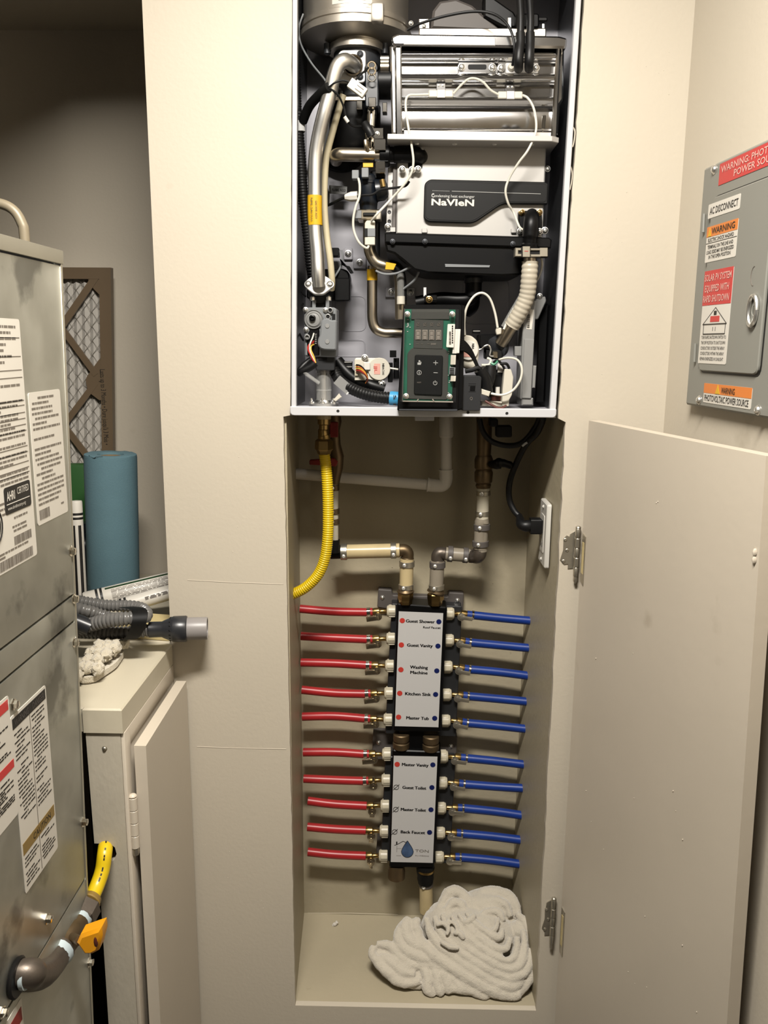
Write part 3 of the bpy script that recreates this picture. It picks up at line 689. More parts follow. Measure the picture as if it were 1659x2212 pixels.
# ring pull
rc = atr(1625, 671, OD+.003); m = MB()
P = [rc+RW_R*(.0105*math.cos(t*math.pi/12))+Z_*(.0185*math.sin(t*math.pi/12)) for t in range(25)]
m.tube(P, .0028, 8); m.build('ring_pull', 'steel', door)
m = MB(); m.lathe(rc-RW_N*.003, RW_N, [(.0085, 0), (.0085, .0005), (.0065, .0005), (.004, -.002)], 18); m.build('pull_recess', 'panel_grey', door)
m = MB(); k0 = atr(1629, 596, OD); P = [k0+RW_R*(.008*math.cos(t))+Z_*(.012*math.sin(t)) for t in [math.pi*(.5+i/9) for i in range(10)]]; m.tube(P, .0007, 5); m.build('knockout_line', 'ink_grey', door)
for (u, v) in ((1544, 366), (1511, 864), (1638, 886)):
    m = MB(); m.screw(atr(u, v, OFF), RW_N, .0055); m.build('screw', 'steel', ep)
def rlabel(us, off, name, mat, par, r=.002):            # corners in the photo: top-inner, top-outer, bottom-outer, bottom-inner
    p = [atr(u, v, off) for u, v in us]; y0 = (p[0].y+p[3].y)/2; y1 = (p[1].y+p[2].y)/2; z1 = (p[0].z+p[1].z)/2; z0 = (p[2].z+p[3].z)/2
    return rpl([(y0, z0), (y1, z0), (y1, z1), (y0, z1)], off+.0005, .0005, name, mat, par, 0, r), y0, y1, z0, z1
def rtext(s, y0, y1, z, h, off, mat, par, name='lettering', bold=.012):
    m = MB()
    rows = s if isinstance(s, list) else [(s, y0, y1, z, h)]
    for (t_, ya, yb, zz_, hh) in rows: m.text(t_, RP((ya+yb)/2, zz_, off+.0005), RW_R, Z_, hh, fit=abs(yb-ya), th=.0004, bold=bold)
    return m.build(name, mat, par)
lr, y0, y1, z0, z1 = rlabel([(1557, 352), (1668, 306), (1668, 356), (1552, 400)], OFF, 'red_warning_label', 'label_red', ep)
y1 = y0-.215; hgt = z1-z0
lr2 = rpl([(y0, z0), (y1, z0), (y1, z1), (y0, z1)], OFF+.0006, .0006, 'red_warning_label', 'label_red', ep); bpy.data.objects.remove(lr)
rtext([('WARNING: PHOTOVOLTAIC', y0-.006, y1+.006, z1-hgt*.3, hgt*.30), ('POWER SOURCE', y0-.045, y1+.045, z1-hgt*.70, hgt*.30)], 0, 0, 0, 0, OFF+.0002, 'ink_pink', lr2)
l1, y0, y1, z0, z1 = rlabel([(1532, 442), (1600, 418), (1599, 449), (1529, 475)], OD, 'white_label', 'label_white', door)
rtext('AC DISCONNECT', y0-.006, y1+.004, (z0+z1)/2, (z1-z0)*.48, OD, 'ink', l1)
l2, y0, y1, z0, z1 = rlabel([(1529, 490), (1595, 473), (1590, 553), (1523, 569)], OD, 'warning_label', 'label_white', door)
h = z1-z0; ob = rpl([(y0, z1-h*.29), (y1, z1-h*.29), (y1, z1), (y0, z1)], OD+.0008, .0004, 'orange_band', 'label_orange', l2)
rpl([(y0, z1-h*.475), (y1, z1-h*.475), (y1, z1-h*.46), (y0, z1-h*.46)], OD+.0008, .0004, 'rule', 'ink', l2)
rtext([('WARNING', y0-.016, y1+.007, z1-h*.14, h*.17)], 0, 0, 0, 0, OD+.0004, 'ink', l2, 'heading')
m = MB(); c = RP(y0-.010, z1-h*.15, OD+.001); m.prism([c-RW_R*.005-Z_*.006, c+RW_R*.005-Z_*.006, c+Z_*.006], RW_N*.0003); m.build('alert_triangle', 'label_yellow', l2)
rtext([('ELECTRIC SHOCK HAZARD', y0-.006, y1+.009, z1-h*.38, h*.1), ('TERMINALS ON THE LINE AND', y0-.006, y1+.009, z1-h*.575, h*.1), ('LOAD SIDES MAY BE ENERGIZED', y0-.004, y1+.006, z1-h*.72, h*.1), ('IN THE OPEN POSITION', y0-.012, y1+.014, z1-h*.86, h*.1)], 0, 0, 0, 0, OD, 'ink', l2)
l3, y0, y1, z0, z1 = rlabel([(1523, 586), (1585, 576), (1569, 788), (1509, 784)], OD, 'rapid_shutdown_label', 'label_white', door)
h = z1-z0; rpl([(y0, z1-h*.37), (y1, z1-h*.37), (y1, z1), (y0, z1)], OD+.0008, .0004, 'red_band', 'label_red', l3)
rtext([('SOLAR PV SYSTEM', y0-.003, y1+.003, z1-h*.075, h*.072), ('EQUIPPED WITH', y0-.006, y1+.008, z1-h*.19, h*.072), ('RAPID SHUTDOWN', y0-.003, y1+.005, z1-h*.30, h*.072)], 0, 0, 0, 0, OD+.0004, 'ink_pink', l3, 'heading')
w_ = y0-y1; yc = (y0+y1)/2
m = MB()
def ln(a, b, t=.0005): m.tube([RP(a[0], a[1], OD+.0006), RP(b[0], b[1], OD+.0006)], t, 4)
zr0, zr1 = z1-h*.575, z1-h*.40
ln((yc, zr1), (y0-.007, zr0)); ln((yc, zr1), (y1+.007, zr0)); ln((y0-.007, zr0), (y1+.007, zr0), .0008); zh = z1-h*.68
ln((y0-.010, zr0), (y0-.010, zh)); ln((y1+.010, zr0), (y1+.010, zh)); ln((y0-.010, zh), (y1+.010, zh), .0008); ln((yc+.004, zr0-.004), (yc+.004, zh+.004), .0004); ln((yc-.004, zr0-.004), (yc-.004, zh+.004), .0004)
m.box; m.build('house_drawing', 'ink', l3)
rpl([(yc+w_*.16, zr0+.003), (yc-w_*.16, zr0+.003), (yc-w_*.16, zr0+h*.085), (yc+w_*.16, zr0+h*.085)], OD+.0008, .0003, 'red_panel_drawing', 'label_red', l3)
rpl([(yc+.004, zr0+h*.095), (yc-.004, zr0+h*.095), (yc-.004, zr0+h*.14), (yc+.004, zr0+h*.14)], OD+.0008, .0003, 'panel_drawing', 'ink', l3)
rtext([(s, y0-.006, y1+.005+k*.0007, z1-h*(.715+.058*k), h*.035) for k, s in enumerate(('TURN RAPID SHUTDOWN SWITCH TO', 'THE OFF POSITION TO SHUT DOWN', 'CONDUCTORS OUTSIDE THE ARRAY', 'CONDUCTORS WITHIN THE ARRAY', 'REMAIN ENERGIZED IN SUNLIGHT'))], 0, 0, 0, 0, OD, 'ink', l3, bold=0)
l4, y0, y1, z0, z1 = rlabel([(1521, 827), (1624, 838), (1624, 885), (1521, 869)], OFF, 'source_label', 'label_white', ep)
h = z1-z0; rpl([(y0, z1-h*.50), (y1, z1-h*.50), (y1, z1), (y0, z1)], OFF+.0008, .0004, 'orange_band', 'label_orange', l4)
rtext([('WARNING', y0-.055, y1+.045, z1-h*.27, h*.3)], 0, 0, 0, 0, OFF+.0004, 'ink', l4, 'heading')
rtext([('PHOTOVOLTAIC POWER SOURCE', y0-.004, y1+.006, z1-h*.74, h*.32)], 0, 0, 0, 0, OFF, 'ink', l4)
m = MB(); c = RP(y0-.044, z1-h*.26, OFF+.001); m.prism([c-RW_R*.007-Z_*.006, c+RW_R*.007-Z_*.006, c+Z_*.007], RW_N*.0003); m.build('alert_triangle', 'label_yellow', l4)

# ================================================================== access door (open) and hinges
ad = thing('access_door', 'plain cream-painted access door standing open on two steel hinges', 'access door', (.306, -.02, .23))
T_ = .019
h0 = Vector((.3075, -.017, 0)); e1 = atz(1655, 985, 1.379); e0 = at(1570, 2212, -.453); zt = 1.379; zb = .22
e0b = e1+(Vector((e0.x, e0.y, 0))-Vector((e1.x, e1.y, 0)))*((zt-zb)/(zt-e0.z))
def dpt(s, k, z): # s along width, k thickness
    f_ = (zt-z)/(zt-zb); en = Vector((e1.x, e1.y, 0)).lerp(Vector((e0b.x, e0b.y, 0)), f_); d = en-h0; nrm = Vector((-d.y, d.x, 0)).normalized()
    p = h0+d*s+nrm*k; return Vector((p.x, p.y, z))
nrm_in = 1
m = MB(); NZ, NS = 12, 6
def grid(k): return [[dpt(s/NS, k, zb+(zt-zb)*i/NZ) for s in range(NS+1)] for i in range(NZ+1)]
G0, G1 = grid(0), grid(T_)
vs = [p for r in G0 for p in r]+[p for r in G1 for p in r]; o = (NZ+1)*(NS+1); fs = []
idx = lambda i, s: i*(NS+1)+s
for i in range(NZ):
    for s in range(NS):
        fs += [(idx(i, s), idx(i, s+1), idx(i+1, s+1), idx(i+1, s)), (o+idx(i, s), o+idx(i+1, s), o+idx(i+1, s+1), o+idx(i, s+1))]
    for s in (0, NS): fs.append((idx(i, s), idx(i+1, s), o+idx(i+1, s), o+idx(i, s)))
for s in range(NS):
    for i in (0, NZ): fs.append((idx(i, s), idx(i, s+1), o+idx(i, s+1), o+idx(i, s)))
m.add(vs, fs); pn = m.build('panel', 'door_paint', ad, smooth=30)
m = MB(); rn = random.Random(9)
for i in range(22): p = dpt(rn.uniform(.05, .95), -.0002, rn.uniform(.5, 1.35)); m.sph(p, rn.uniform(.0006, .0013), 6)
for v in (1190, 1205): m.sph(dpt(.985, -.001, atz(1640, v, 1.2).z if False else 1.265-(v-1190)*.0006), .003, 7, (1, 1, 1.6))
m.build('paint_lumps', 'door_paint', pn, kind='stuff')
def hinge(pts, mat):
    (lx, lz0, lz1), (kx, kz0, kz1) = pts
    m = MB(); a = e(lx, lz0); b = e(lx, lz1); k0 = e(kx, kz0); k1 = e(kx, kz1); H = a.z-b.z; x0 = a.x; x1 = k0.x
    L_ = [(x0+.001, a.z-.005), (x0+.006, a.z+.001), (x1-.012, a.z-.001), (x1-.011, k0.z-.012), (x1-.003, k0.z-.006), (x1-.003, k1.z+.013), (x1-.012, k1.z+.012), (x1-.012, b.z+.001), (x0+.004, b.z), (x0-.003, b.z+.008), (x0+.0015, (a.z+b.z)/2)]
    m.prism([(x, -.0018, z) for x, z in L_], (0, .0017, 0), .0004); hl = m.build('hinge_leaf', mat, ad)
    for z, dx in ((a.z-.007, .004), ((a.z+b.z)/2, .008), (b.z+.006, .003)):
        m = MB(); m.lathe((x0+dx, -.0018, z), FRONT, [(.0032, -.0005), (.0032, .0006), (.0024, .0012), (.0012, .0013), (.0012, .0002)], 10); m.build('hinge_screw', 'hinge_steel', hl)
    m = MB(); kc = Vector((x1+.001, -.0075, 0)); n = 5; dz = (k0.z-k1.z)/n
    for i in range(n): r = .0052 if i % 2 else .0046; m.lathe((kc.x, kc.y, k1.z+i*dz), Z_, [(r*.9, .0003), (r, .001), (r, dz-.001), (r*.9, dz-.0003)], 14)
    m.sph((kc.x, kc.y, k0.z+.001), .0048, 10, (1, 1, .7)); m.lathe((kc.x, kc.y, k1.z-.012), Z_, [(.002, 0), (.0038, .004), (.0038, .012)], 10); m.build('hinge_barrel', 'hinge_steel', ad)
    m = MB()
    q = [dpt(.006, -.0016, z) for z in (k1.z-.002, k0.z-.006)]; q2 = [dpt(.032, -.0016, z) for z in (k0.z-.010, k1.z-.009)]
    m.prism([q[0], q2[1], q2[0], q[1]], -(dpt(.5, -.0, 1)-dpt(.5, .0016, 1)), .0003); m.build('hinge_leaf', 'hinge_steel', ad)
    m = MB(); q = [dpt(.012, -.002, z) for z in (k1.z+.012, k0.z-.020)]; q2 = [dpt(.026, -.002, z) for z in (k0.z-.021, k1.z+.01)]
    m.prism([q[0], q2[1], q2[0], q[1]], -(dpt(.5, -.0, 1)-dpt(.5, .0006, 1))); m.build('hinge_cutout', 'wood', ad)
hinge(((1216, 1157, 1219), (1246, 1139, 1243)), 'hinge_steel')
hinge(((1176, 1957, 2012), (1194, 1937, 2032)), 'hinge_steel')
# ================================================================== tankless water heater
wh = thing('water_heater', 'open white-cased tankless water heater recessed in the wall, cover removed, pipes and wiring exposed', 'water heater', (.04, .08, 1.393))
BY = .165                                             # inner face of the case back
def pt(n, uv, Y, d, mat, par=None, b=0, r=0, smooth=35, **k):
    return MB().plate(uv, Y, d, b, r).build(n, mat, par or wh, smooth, **k)
def rect(u0, v0, u1, v1): return [(u0, v1), (u1, v1), (u1, v0), (u0, v0)]
def tb(n, pts, rp, mat, par=None, k=8, seg=12, i=0):
    P = path(pts, k); return MB().tube(P, px(rp, P[i]), seg).build(n, mat, par or wh)
def scr(u, v, Y, rp, par=None, mat='steel', nrm=FRONT, name='screw'):
    p = at(u, v, Y); return MB().screw(p, nrm, px(rp, p)).build(name, mat, par or wh)
# case
zl1, zl0 = at(629, 877, 0).z, at(629, 897, 0).z
xl0, xl1 = at(629, 885, 0).x, at(1199, 890, 0).x
m = MB(); m.box(-.190, .262, BY, BY+.004, zl0+.002, 2.085); m.build('case_back', 'case_inside', wh)
m = MB()
m.prism([(xl0+.0005, -.004, zl0), (-.1735, -.004, 2.085), (-.1665, -.004, 2.085), (xl0+.0085, -.004, zl0)], (0, .012, 0), .001)
m.build('case_flange', 'white_metal', wh)
m = MB(); m.prism([(xl1-.0095, -.004, zl0), (.2565, -.004, 2.085), (.2645, -.004, 2.085), (xl1+.0005, -.004, zl0)], (0, .012, 0), .001); m.build('case_flange', 'white_metal', wh)
m = MB(); m.prism([(xl0+.001, .006, zl0), (xl0+.004, .006, zl0), (-.170, .006, 2.085), (-.173, .006, 2.085)], (0, BY-.006, 0)); m.build('case_side', 'case_wall', wh)
m = MB(); m.prism([(xl1-.006, .006, zl0), (xl1-.001, .006, zl0), (.264, .006, 2.085), (.259, .006, 2.085)], (0, BY-.006, 0)); m.build('case_side', 'case_wall', wh)
m = MB(); m.box(-.175, .265, .0, BY, 2.078, 2.085); m.build('case_top', 'white_metal', wh)
zfl = zl1-.003
m = MB(); m.box(xl0+.001, xl1-.001, -.002, BY+.004, zl0+.004, zfl); m.build('case_floor', 'case_inside', wh)
m = MB(); m.prism(rnd([Vector((xl0-.001, -.008, zl0)), Vector((xl1+.001, -.008, zl0+.0005)), Vector((xl1+.001, -.008, zl1-.0005)), Vector((xl0-.001, -.008, zl1))], [.008, .008, .002, .002], 4), (0, .010, 0), .0012); lip = m.build('lower_lip', 'white_metal', wh)
for u, v in ((730, 888), (1011, 891), (1095, 893)):
    m = MB(); p = at(u, v, -.0081); m.lathe(p, FRONT, [(.0026, 0), (.0022, .0003), (.0012, -.0002)], 10); m.build('lip_hole', 'ink', lip)
# embossed back panel
m = MB()
def loop(pts, r, t): P = rnd([at(u, v, BY) for u, v in pts], px(r, at(700, 700, BY))); m.tube(P+[P[0]], t, 6)
loop([(725, 715), (790, 715), (790, 640), (725, 640)], 14, .0012); loop([(725, 770), (788, 770), (788, 735), (725, 735)], 10, .0012); m.tube([at(735, 733, BY), at(775, 733, BY)], .0009, 6)
loop([(1000, 700), (1100, 700), (1100, 600), (1000, 600)], 20, .0011)
m.build('embossing', 'case_inside', wh, kind='stuff')
for u, v, w_, h_ in ((845, 631, 20, 22), (886, 632, 16, 22), (777, 567, 22, 26), (752, 548, 13, 26)):
    o = pt('bracket', rect(u-w_/2-3, v-h_/2, u+w_/2+3, v+h_/2), BY-.006, .006, 'case_inside', None, .001, 3); scr(u, v, BY-.006, 6, o)
# hidden-depth dark plastic behind the fan side
# --- fan and mixer at the top
fc = at(768, 60, .075); fx = fc.x
zr = at(768, 41, .0).z
m = MB(); R_ = .089
cz = at(768, 40, fc.y-R_).z
prof = [(.0, .14), (R_-.004, .14), (R_-.004, .022), (R_, .02), (R_, .013), (R_-.002, .012), (R_-.002, .009), (R_+.002, .008), (R_+.002, 0), (R_-.004, -.001), (R_-.012, -.004), (.05, -.008), (.041, -.012), (.0, -.012)]
m.lathe((fx, .085, cz), Z_, prof, 48); fan = m.build('fan_housing', 'cast_alu', wh)
m = MB(); lg = at(815, 25, -.002); m.box(lg.x-.010, lg.x+.010, -.006, .04, cz-.001, cz+.026, .003); m.build('fan_lug', 'cast_alu', fan)
m = MB(); fl_ = Vector((fx, .085-R_, cz+.03)); tp = at(722, -8, .0)
vs = []
for i in range(7):
    t = math.radians(-112+i*7); vs.append((t,))
P_ = [Vector((fx+(R_-.0035)*math.cos(t[0]), .085+(R_-.0035)*math.sin(t[0]), 0)) for t in vs]
m.add([p+Z_*(cz+.0265) for p in P_]+[p+Z_*(cz+.075) for p in P_], [(i, i+1, i+8, i+7) for i in range(6)]); m.build('fan_label', 'label_white', fan)
m = MB(); vs = [p+Vector((0, -.0004, 0)) for p in P_[1:-1]]; m.add([p+Z_*(cz+.031) for p in vs]+[p+Z_*(cz+.04) for p in vs], [(i, i+1, i+6, i+5) for i in range(4)]); m.build('fan_barcode', 'ink_grey', fan)
nx = at(770, 95, .06).x; nz0 = at(770, 78, .05).z; nz1 = at(770, 97, .03).z
m = MB(); m.lathe((nx, .075, nz1), Z_, [(.040, 0), (.046, .001), (.046, .011), (.042, .013), (.042, .03), (0, .03)], 36); m.build('mixer_flange', 'cast_alu', fan)
for du in (-.047, .045):
    m = MB(); m.lathe((nx+du, .062, nz1-.004), Z_, [(.004, 0), (.0055, .001), (.0055, .016), (0, .016)], 12); m.build('clamp_bolt', 'dark_sheet', fan)
zb_ = at(770, 215, .05).z
m = MB(); m.lathe((nx, .078, zb_), Z_, [(0, 0), (.030, 0), (.036, .006), (.038, .03), (.038, nz1-zb_+.004), (0, nz1-zb_+.004)], 36); m.build('mixer_body', 'dark_sheet', wh)
pl1 = pt('pipe_flange', [(727, 178), (790, 178), (790, 108), (735, 108), (727, 125)], .030, .008, 'satin_silver', None, .001, 9)
for u, v in ((778, 117), (778, 166)): scr(u, v, .030, 6, pl1, 'dark_sheet')
m = MB(); p = at(762, 142, .030); m.lathe(p, FRONT, [(px(22, p), 0), (px(22, p), .004), (px(19, p), .006), (px(18, p), .002), (px(14, p), .010), (px(13, p), .012)], 28); m.build('flange_collar', 'steel_brown', pl1)
gp = tb('gas_supply_pipe', [(766, 143, .026), (757, 136, .012), (745, 131, .0), (731, 140, -.004), (721, 165, -.004), (713, 200, -.002), (700, 245, 0), (688, 295, .006), (681, 345, .01), (680, 420, .012), (680, 490, .012), (685, 550, .01), (687, 590, .008), (689, 618, .012)], 15.5, 'steel', None, 8, 20, 30)
m = MB()
P = path([(680, 423, .012), (680, 455, .012), (681, 487, .012)], 6); m.tube(P, px(15.8, P[3]), 20, False); lb = m.build('yellow_label', 'label_yellow', gp, smooth=60)
m = MB(); rr0 = px(16, P[3]); q = P[6]+FRONT*(rr0+.0002); m.text('GAS PIPE ASSY', q+X_*.0035, -Z_, X_, .0032, fit=.028); m.text('NPE-240/100', q-X_*.004, -Z_, X_, .0032, fit=.036); m.build('label_print', 'ink', lb)
# lower flange (diamond)
fp = A((689, 613, .018)); U2 = Vector((0, .34, .94)); N2 = X_.cross(U2)
k_ = px(1, fp); dia = [(-31, 3), (-24, 13), (-8, 24), (8, 24), (24, 13), (31, 3), (30, -8), (10, -26), (-10, -26), (-30, -8)]
m = MB(); m.prism(rnd([fp+X_*(a*k_)+U2*(b*k_*.9) for a, b in dia], .004, 3), -N2*.006, .001); dm = m.build('diamond_flange', 'satin_silver', wh)
for s in (-23, 24): m = MB(); m.screw(fp+X_*(s*k_)-U2*.001, N2, .0052); m.build('screw', 'steel', dm)
# --- flexible tubes on the far side
tb('silicone_tube', [(741, 205, .045), (731, 240, .045), (717, 290, .045), (705, 340, .045), (701, 400, .045), (701, 450, .045), (706, 510, .045), (713, 560, .045), (717, 605, .05), (716, 625, .06)], 7.5, 'silicone', None, 8, 12, 10)
m = MB(); P = path([(645, 240, .055), (645, 290, .055), (649, 340, .055), (653, 400, .055), (659, 460, .055), (666, 520, .055), (671, 570, .06), (676, 600, .07)], 14); corr(m, P, px(12, P[20]), .0046, .0013, 14); wl = m.build('wire_loom', 'black_rubber', wh)
m = MB(); P = path([(642, 30, .06), (641, 120, .06), (643, 200, .058), (645, 262, .055)], 12); corr(m, P, px(8, P[10]), .0042, .0012, 12); m.build('wire_loom', 'black_rubber', wh)
tb('white_tape', [(646, 262, .054), (648, 285, .054)], 12, 'tape_white')
tb('black_sleeve', [(654, 262, .05), (668, 230, .03), (690, 205, .005), (711, 188, -.014)], 10, 'black_matte')
tb('thin_wire', [(655, 30, .05), (646, 60, .05), (650, 95, .05), (672, 135, .03), (700, 170, 0), (709, 186, -.014)], 2, 'grey_plastic', None, 8, 6)
tb('thin_wire', [(711, 188, -.014), (725, 178, -.018), (742, 174, -.016), (756, 178, -.016)], 2.2, 'black_matte', None, 8, 6)
tb('thin_wire', [(711, 190, -.014), (730, 205, -.008), (742, 230, .0), (748, 255, .0), (762, 272, .01), (790, 272, .02)], 2.5, 'black_matte', None, 8, 6)
tb('thin_wire', [(764, 177, -.016), (778, 162, -.012), (790, 152, -.004), (796, 146, .0)], 2.2, 'black_matte', None, 8, 6)
tb('white_tip', [(744, 252, -.001), (752, 264, .001)], 4, 'white_plastic', None, 4, 10)
c = A((772, 191, -.016)); d = (A((788, 203, -.016))-c).normalized(); m = MB(); m.obox(c, (d, FRONT, d.cross(FRONT)), .0145, .005, .0075, .001); wc = m.build('wire_connector', 'white_plastic', wh)
m = MB()
for k in (-.003, .003): m.obox(c+d*.004+d.cross(FRONT)*k+FRONT*.005, (d, FRONT, d.cross(FRONT)), .006, .0006, .0006)
m.build('connector_slots', 'ink_grey', wc)
# dark damper motor behind the pipe
m = MB(); p = at(765, 240, .07); m.lathe((p.x, .09, at(765, 330, .07).z), Z_, [(0, 0), (.034, 0), (.040, .01), (.043, .04), (.043, .075), (.036, .082), (0, .082)], 30); m.build('damper_housing', 'black_plastic', wh)
pt('damper_plate', rect(722, 208, 800, 217), .045, .05, 'steel_brown', None, .0015, 2)
pt('damper_block', rect(735, 182, 790, 210), .05, .04, 'cast_alu', None, .002, 4)
for u, v in ((730, 191), (735, 199)): scr(u, v, .045, 4.5, None, 'dark_sheet')
pt('clip', rect(770, 217, 783, 236), .03, .02, 'clip_steel', None, .0008); pt('clip', rect(826, 221, 836, 242), .03, .02, 'clip_steel', None, .0008)
# igniter and sensor column in the middle
pt('sensor_block', rect(788, 152, 818, 232), .02, .04, 'blue_black', None, .003, 5)
m = MB(); p = at(803, 147, .02); m.lathe(p+Vector((0, .03, 0)), FRONT, [(px(17, p), 0), (px(17, p), .022), (px(12, p), .03), (0, .03)], 20); m.build('sensor_head', 'black_plastic', wh)
for v in (141, 154, 168):
    m = MB(); p = at(803, v, .008); P = [p+X_*px(8, p)*math.cos(t*.5236)+Z_*px(7, p)*math.sin(t*.5236) for t in range(13)]; m.tube(P, .0011, 6); m.build('seal_ring', 'label_gold' if v < 160 else 'chrome', wh)
pt('plate_clip', rect(796, 210, 812, 231), .012, .01, 'clip_steel', None, .0008)
for u, v, w_, h_, mt_ in ((831, 146, 18, 12, 'steel_brown'), (831, 128, 18, 7, 'steel'), (830, 180, 16, 5, 'chrome'), (831, 171, 17, 4, 'chrome')):
    m = MB(); a = at(u-w_/2, v, .03); b = at(u+w_/2, v, .03); m.cyl(a, b, px(h_, a), n=18); m.build('hose_clamp', mt_, wh)
m = MB(); a = at(815, 180, .045); b = at(845, 180, .045); m.cyl(a, b, px(32, a), n=24); m.build('air_duct', 'black_plastic', wh)
tb('chrome_pipe', [(803, 225, .035), (802, 255, .032), (800, 285, .03)], 10, 'chrome', None, 6, 16)
m = MB(); p = at(800, 288, .028); m.sph(p, px(13, p), 14, (1, 1, 1.4)); m.lathe(p-Z_*.03, Z_, [(.004, 0), (.007, .004), (.010, .012), (.010, .02), (.006, .03)], 14); m.build('pressure_sensor', 'chrome', wh)
tb('sensor_cap', [(789, 268, .012), (796, 280, .006), (803, 294, .006)], 9, 'black_rubber', None, 5, 12)
tb('sensor_stem', [(789, 303, .015), (791, 318, .015), (795, 328, .02)], 4.5, 'nickel', None, 5, 10)
pt('steel_bracket', rect(803, 276, 828, 300), .02, .003, 'clip_steel', None, .0006, 2); pt('steel_bracket', rect(808, 300, 833, 324), .010, .003, 'clip_steel', None, .0006, 2); scr(815, 289, .02, 4)
pt('fitting_block', rect(806, 318, 842, 352), .02, .035, 'black_plastic', None, .003, 6)
# horizontal stainless elbow and black union
tb('steel_elbow', [(726, 345, .075), (725, 338, .05), (733, 334, .032), (752, 334, .028), (800, 335, .028), (835, 336, .028)], 14.5, 'steel_brown', None, 10, 20, 30)
m = MB(); a = at(820, 334, .028); b = at(896, 334, .028); d = b-a; L = d.length; r = px(17, a)
m.lathe(a, d, [(r, 0), (r*1.05, .002), (r*1.05, L*.28), (r*.92, L*.3), (r*.92, L*.40), (r*1.0, L*.42), (r*1.0, L)], 24); un = m.build('union', 'black_plastic', wh)
tb('union_elbow', [(890, 334, .028), (904, 336, .032), (911, 345, .05), (912, 350, .07)], 17, 'black_plastic', un, 6, 18)
pt('union_flange', rect(880, 318, 914, 368), .034, .01, 'black_plastic', un, .002, 8)
for u, v in ((869, 366), (890, 367), (903, 366), (908, 326)): scr(u, v, .026, 6, un, 'steel')
pt('lock_clip', rect(811, 348, 832, 374), .012, .016, 'clip_steel', None, .001, 2); pt('lock_clip_slot', rect(818, 356, 829, 365), .0115, .003, 'chrome')
# vertical black valve
pt('clip', rect(760, 367, 775, 386), .015, .018, 'grey_plastic', None, .001, 2); pt('clip', rect(781, 362, 796, 383), .010, .014, 'grey_plastic', None, .001, 2)
pt('yellow_tag', rect(784, 352, 806, 361), .016, .003, 'label_yellow', None, .0004); pt('valve_arm', rect(800, 368, 832, 386), .03, .02, 'black_plastic', None, .003, 4)
m = MB(); a = at(795, 378, .04); b = at(796, 455, .04); d = b-a; L = d.length; r = px(22, a)
m.lathe(a, d, [(r*.8, 0), (r*.95, .003), (r*.95, L*.18), (r*1.05, L*.2), (r*1.05, L*.26), (r*.98, L*.28), (r*1.0, L*.75), (r*.9, L*.8), (r*.85, L)], 26); m.build('check_valve', 'blue_black', wh)
m = MB(); a = at(812, 412, .032); b = at(836, 408, .032); r = px(23, a); m.lathe(a, b-a, [(r, 0), (r, .012), (r*.8, .018), (r*.5, .02), (0, .02)], 22); vb_ = m.build('valve_port', 'blue_black', wh)
tb('brass_fitting', [(825, 388, .012), (828, 404, .012)], 6, 'brass', None, 4, 12)
pt('hex_collar', rect(772, 452, 822, 474), .02, .04, 'nickel', None, .003, 4)
pt('collar_lug', rect(765, 454, 781, 472), .018, .03, 'grey_plastic', None, .001, 2); pt('collar_lug', rect(812, 454, 823, 474), .016, .03, 'hinge_steel', None, .001, 2); pt('collar_band', rect(784, 459, 812, 466), .017, .01, 'black_matte', None, .001, 2)
tb('steel_riser', [(798, 470, .045), (797, 520, .045), (800, 545, .045), (812, 566, .045), (830, 574, .046), (852, 577, .05), (862, 590, .055), (865, 625, .06), (866, 690, .06)], 13, 'steel_brown', None, 8, 18, 10)
tb('black_insulation', [(812, 480, .06), (812, 560, .06)], 9, 'black_rubber', None, 3, 12)
pt('fuse_body', [(788, 529), (810, 529), (810, 477), (804, 476), (792, 476), (788, 482)], .014, .012, 'cream', None, .0012, 2); pt('fuse_band', rect(789, 493, 810.5, 511), .0128, .013, 'grey_plastic', None, .0005)
pt('fuse_edge', rect(787, 493, 794, 511), .0124, .012, 'black_matte', None, .0004)
tb('black_insulation', [(850, 577, .044), (862, 586, .046), (868, 605, .05), (869, 650, .055)], 10, 'black_rubber', None, 8, 12)
tb('clear_sleeve', [(865, 590, .045), (866, 640, .048)], 8, 'clear_tube', None, 4, 12); tb('sleeve_end', [(866, 640, .046), (866, 657, .046)], 9, 'cream', None, 3, 12)
pt('yellow_tag', [(832, 582), (850, 583), (856, 570), (834, 566)], .028, .002, 'label_yellow', None, .0004)
# brown steel outlet pipe
op = tb('outlet_pipe', [(805, 575, .075), (804, 610, .075), (804, 660, .075), (805, 692, .075), (812, 710, .075), (828, 718, .075), (850, 719, .075), (876, 720, .08)], 11, 'steel_brown', None, 8, 20, 20)
P = path([(804, 582, .075), (804, 606, .075)], 3); MB().tube(P, px(11.5, P[0]), 16, False).build('yellow_label', 'label_yellow', op, 60)
# --- burner box with ribs
X0, X1 = at(852, 190, .012).x, at(1214, 190, .012).x
def zv(v, u=1030, Y=.02): return at(u, v, Y).z
FY = .020
rows = [(84, FY-.004), (95, FY-.004), (96, FY+.014), (111, FY+.014), (112, FY+.002), (117, FY-.008), (124, FY-.011), (131, FY-.007), (136, FY+.003), (137, FY+.007), (157, FY+.007), (158, FY+.002), (163, FY-.008), (170, FY-.011), (178, FY-.007), (183, FY+.003), (184, FY+.007), (207, FY+.007), (208, FY+.002), (212, FY-.007), (218, FY-.010), (226, FY-.006), (231, FY+.003), (232, FY+.009), (238, FY+.009), (240, FY+.004), (276, FY+.002), (279, FY+.000), (280, FY+.006), (293, FY+.006)]
m = MB(); vs = []; xl_, xr_ = at(866, 190, .02).x, at(1200, 190, .02).x
for v, y in rows: vs += [Vector((xl_, y, zv(v))), Vector((xr_, y, zv(v)))]
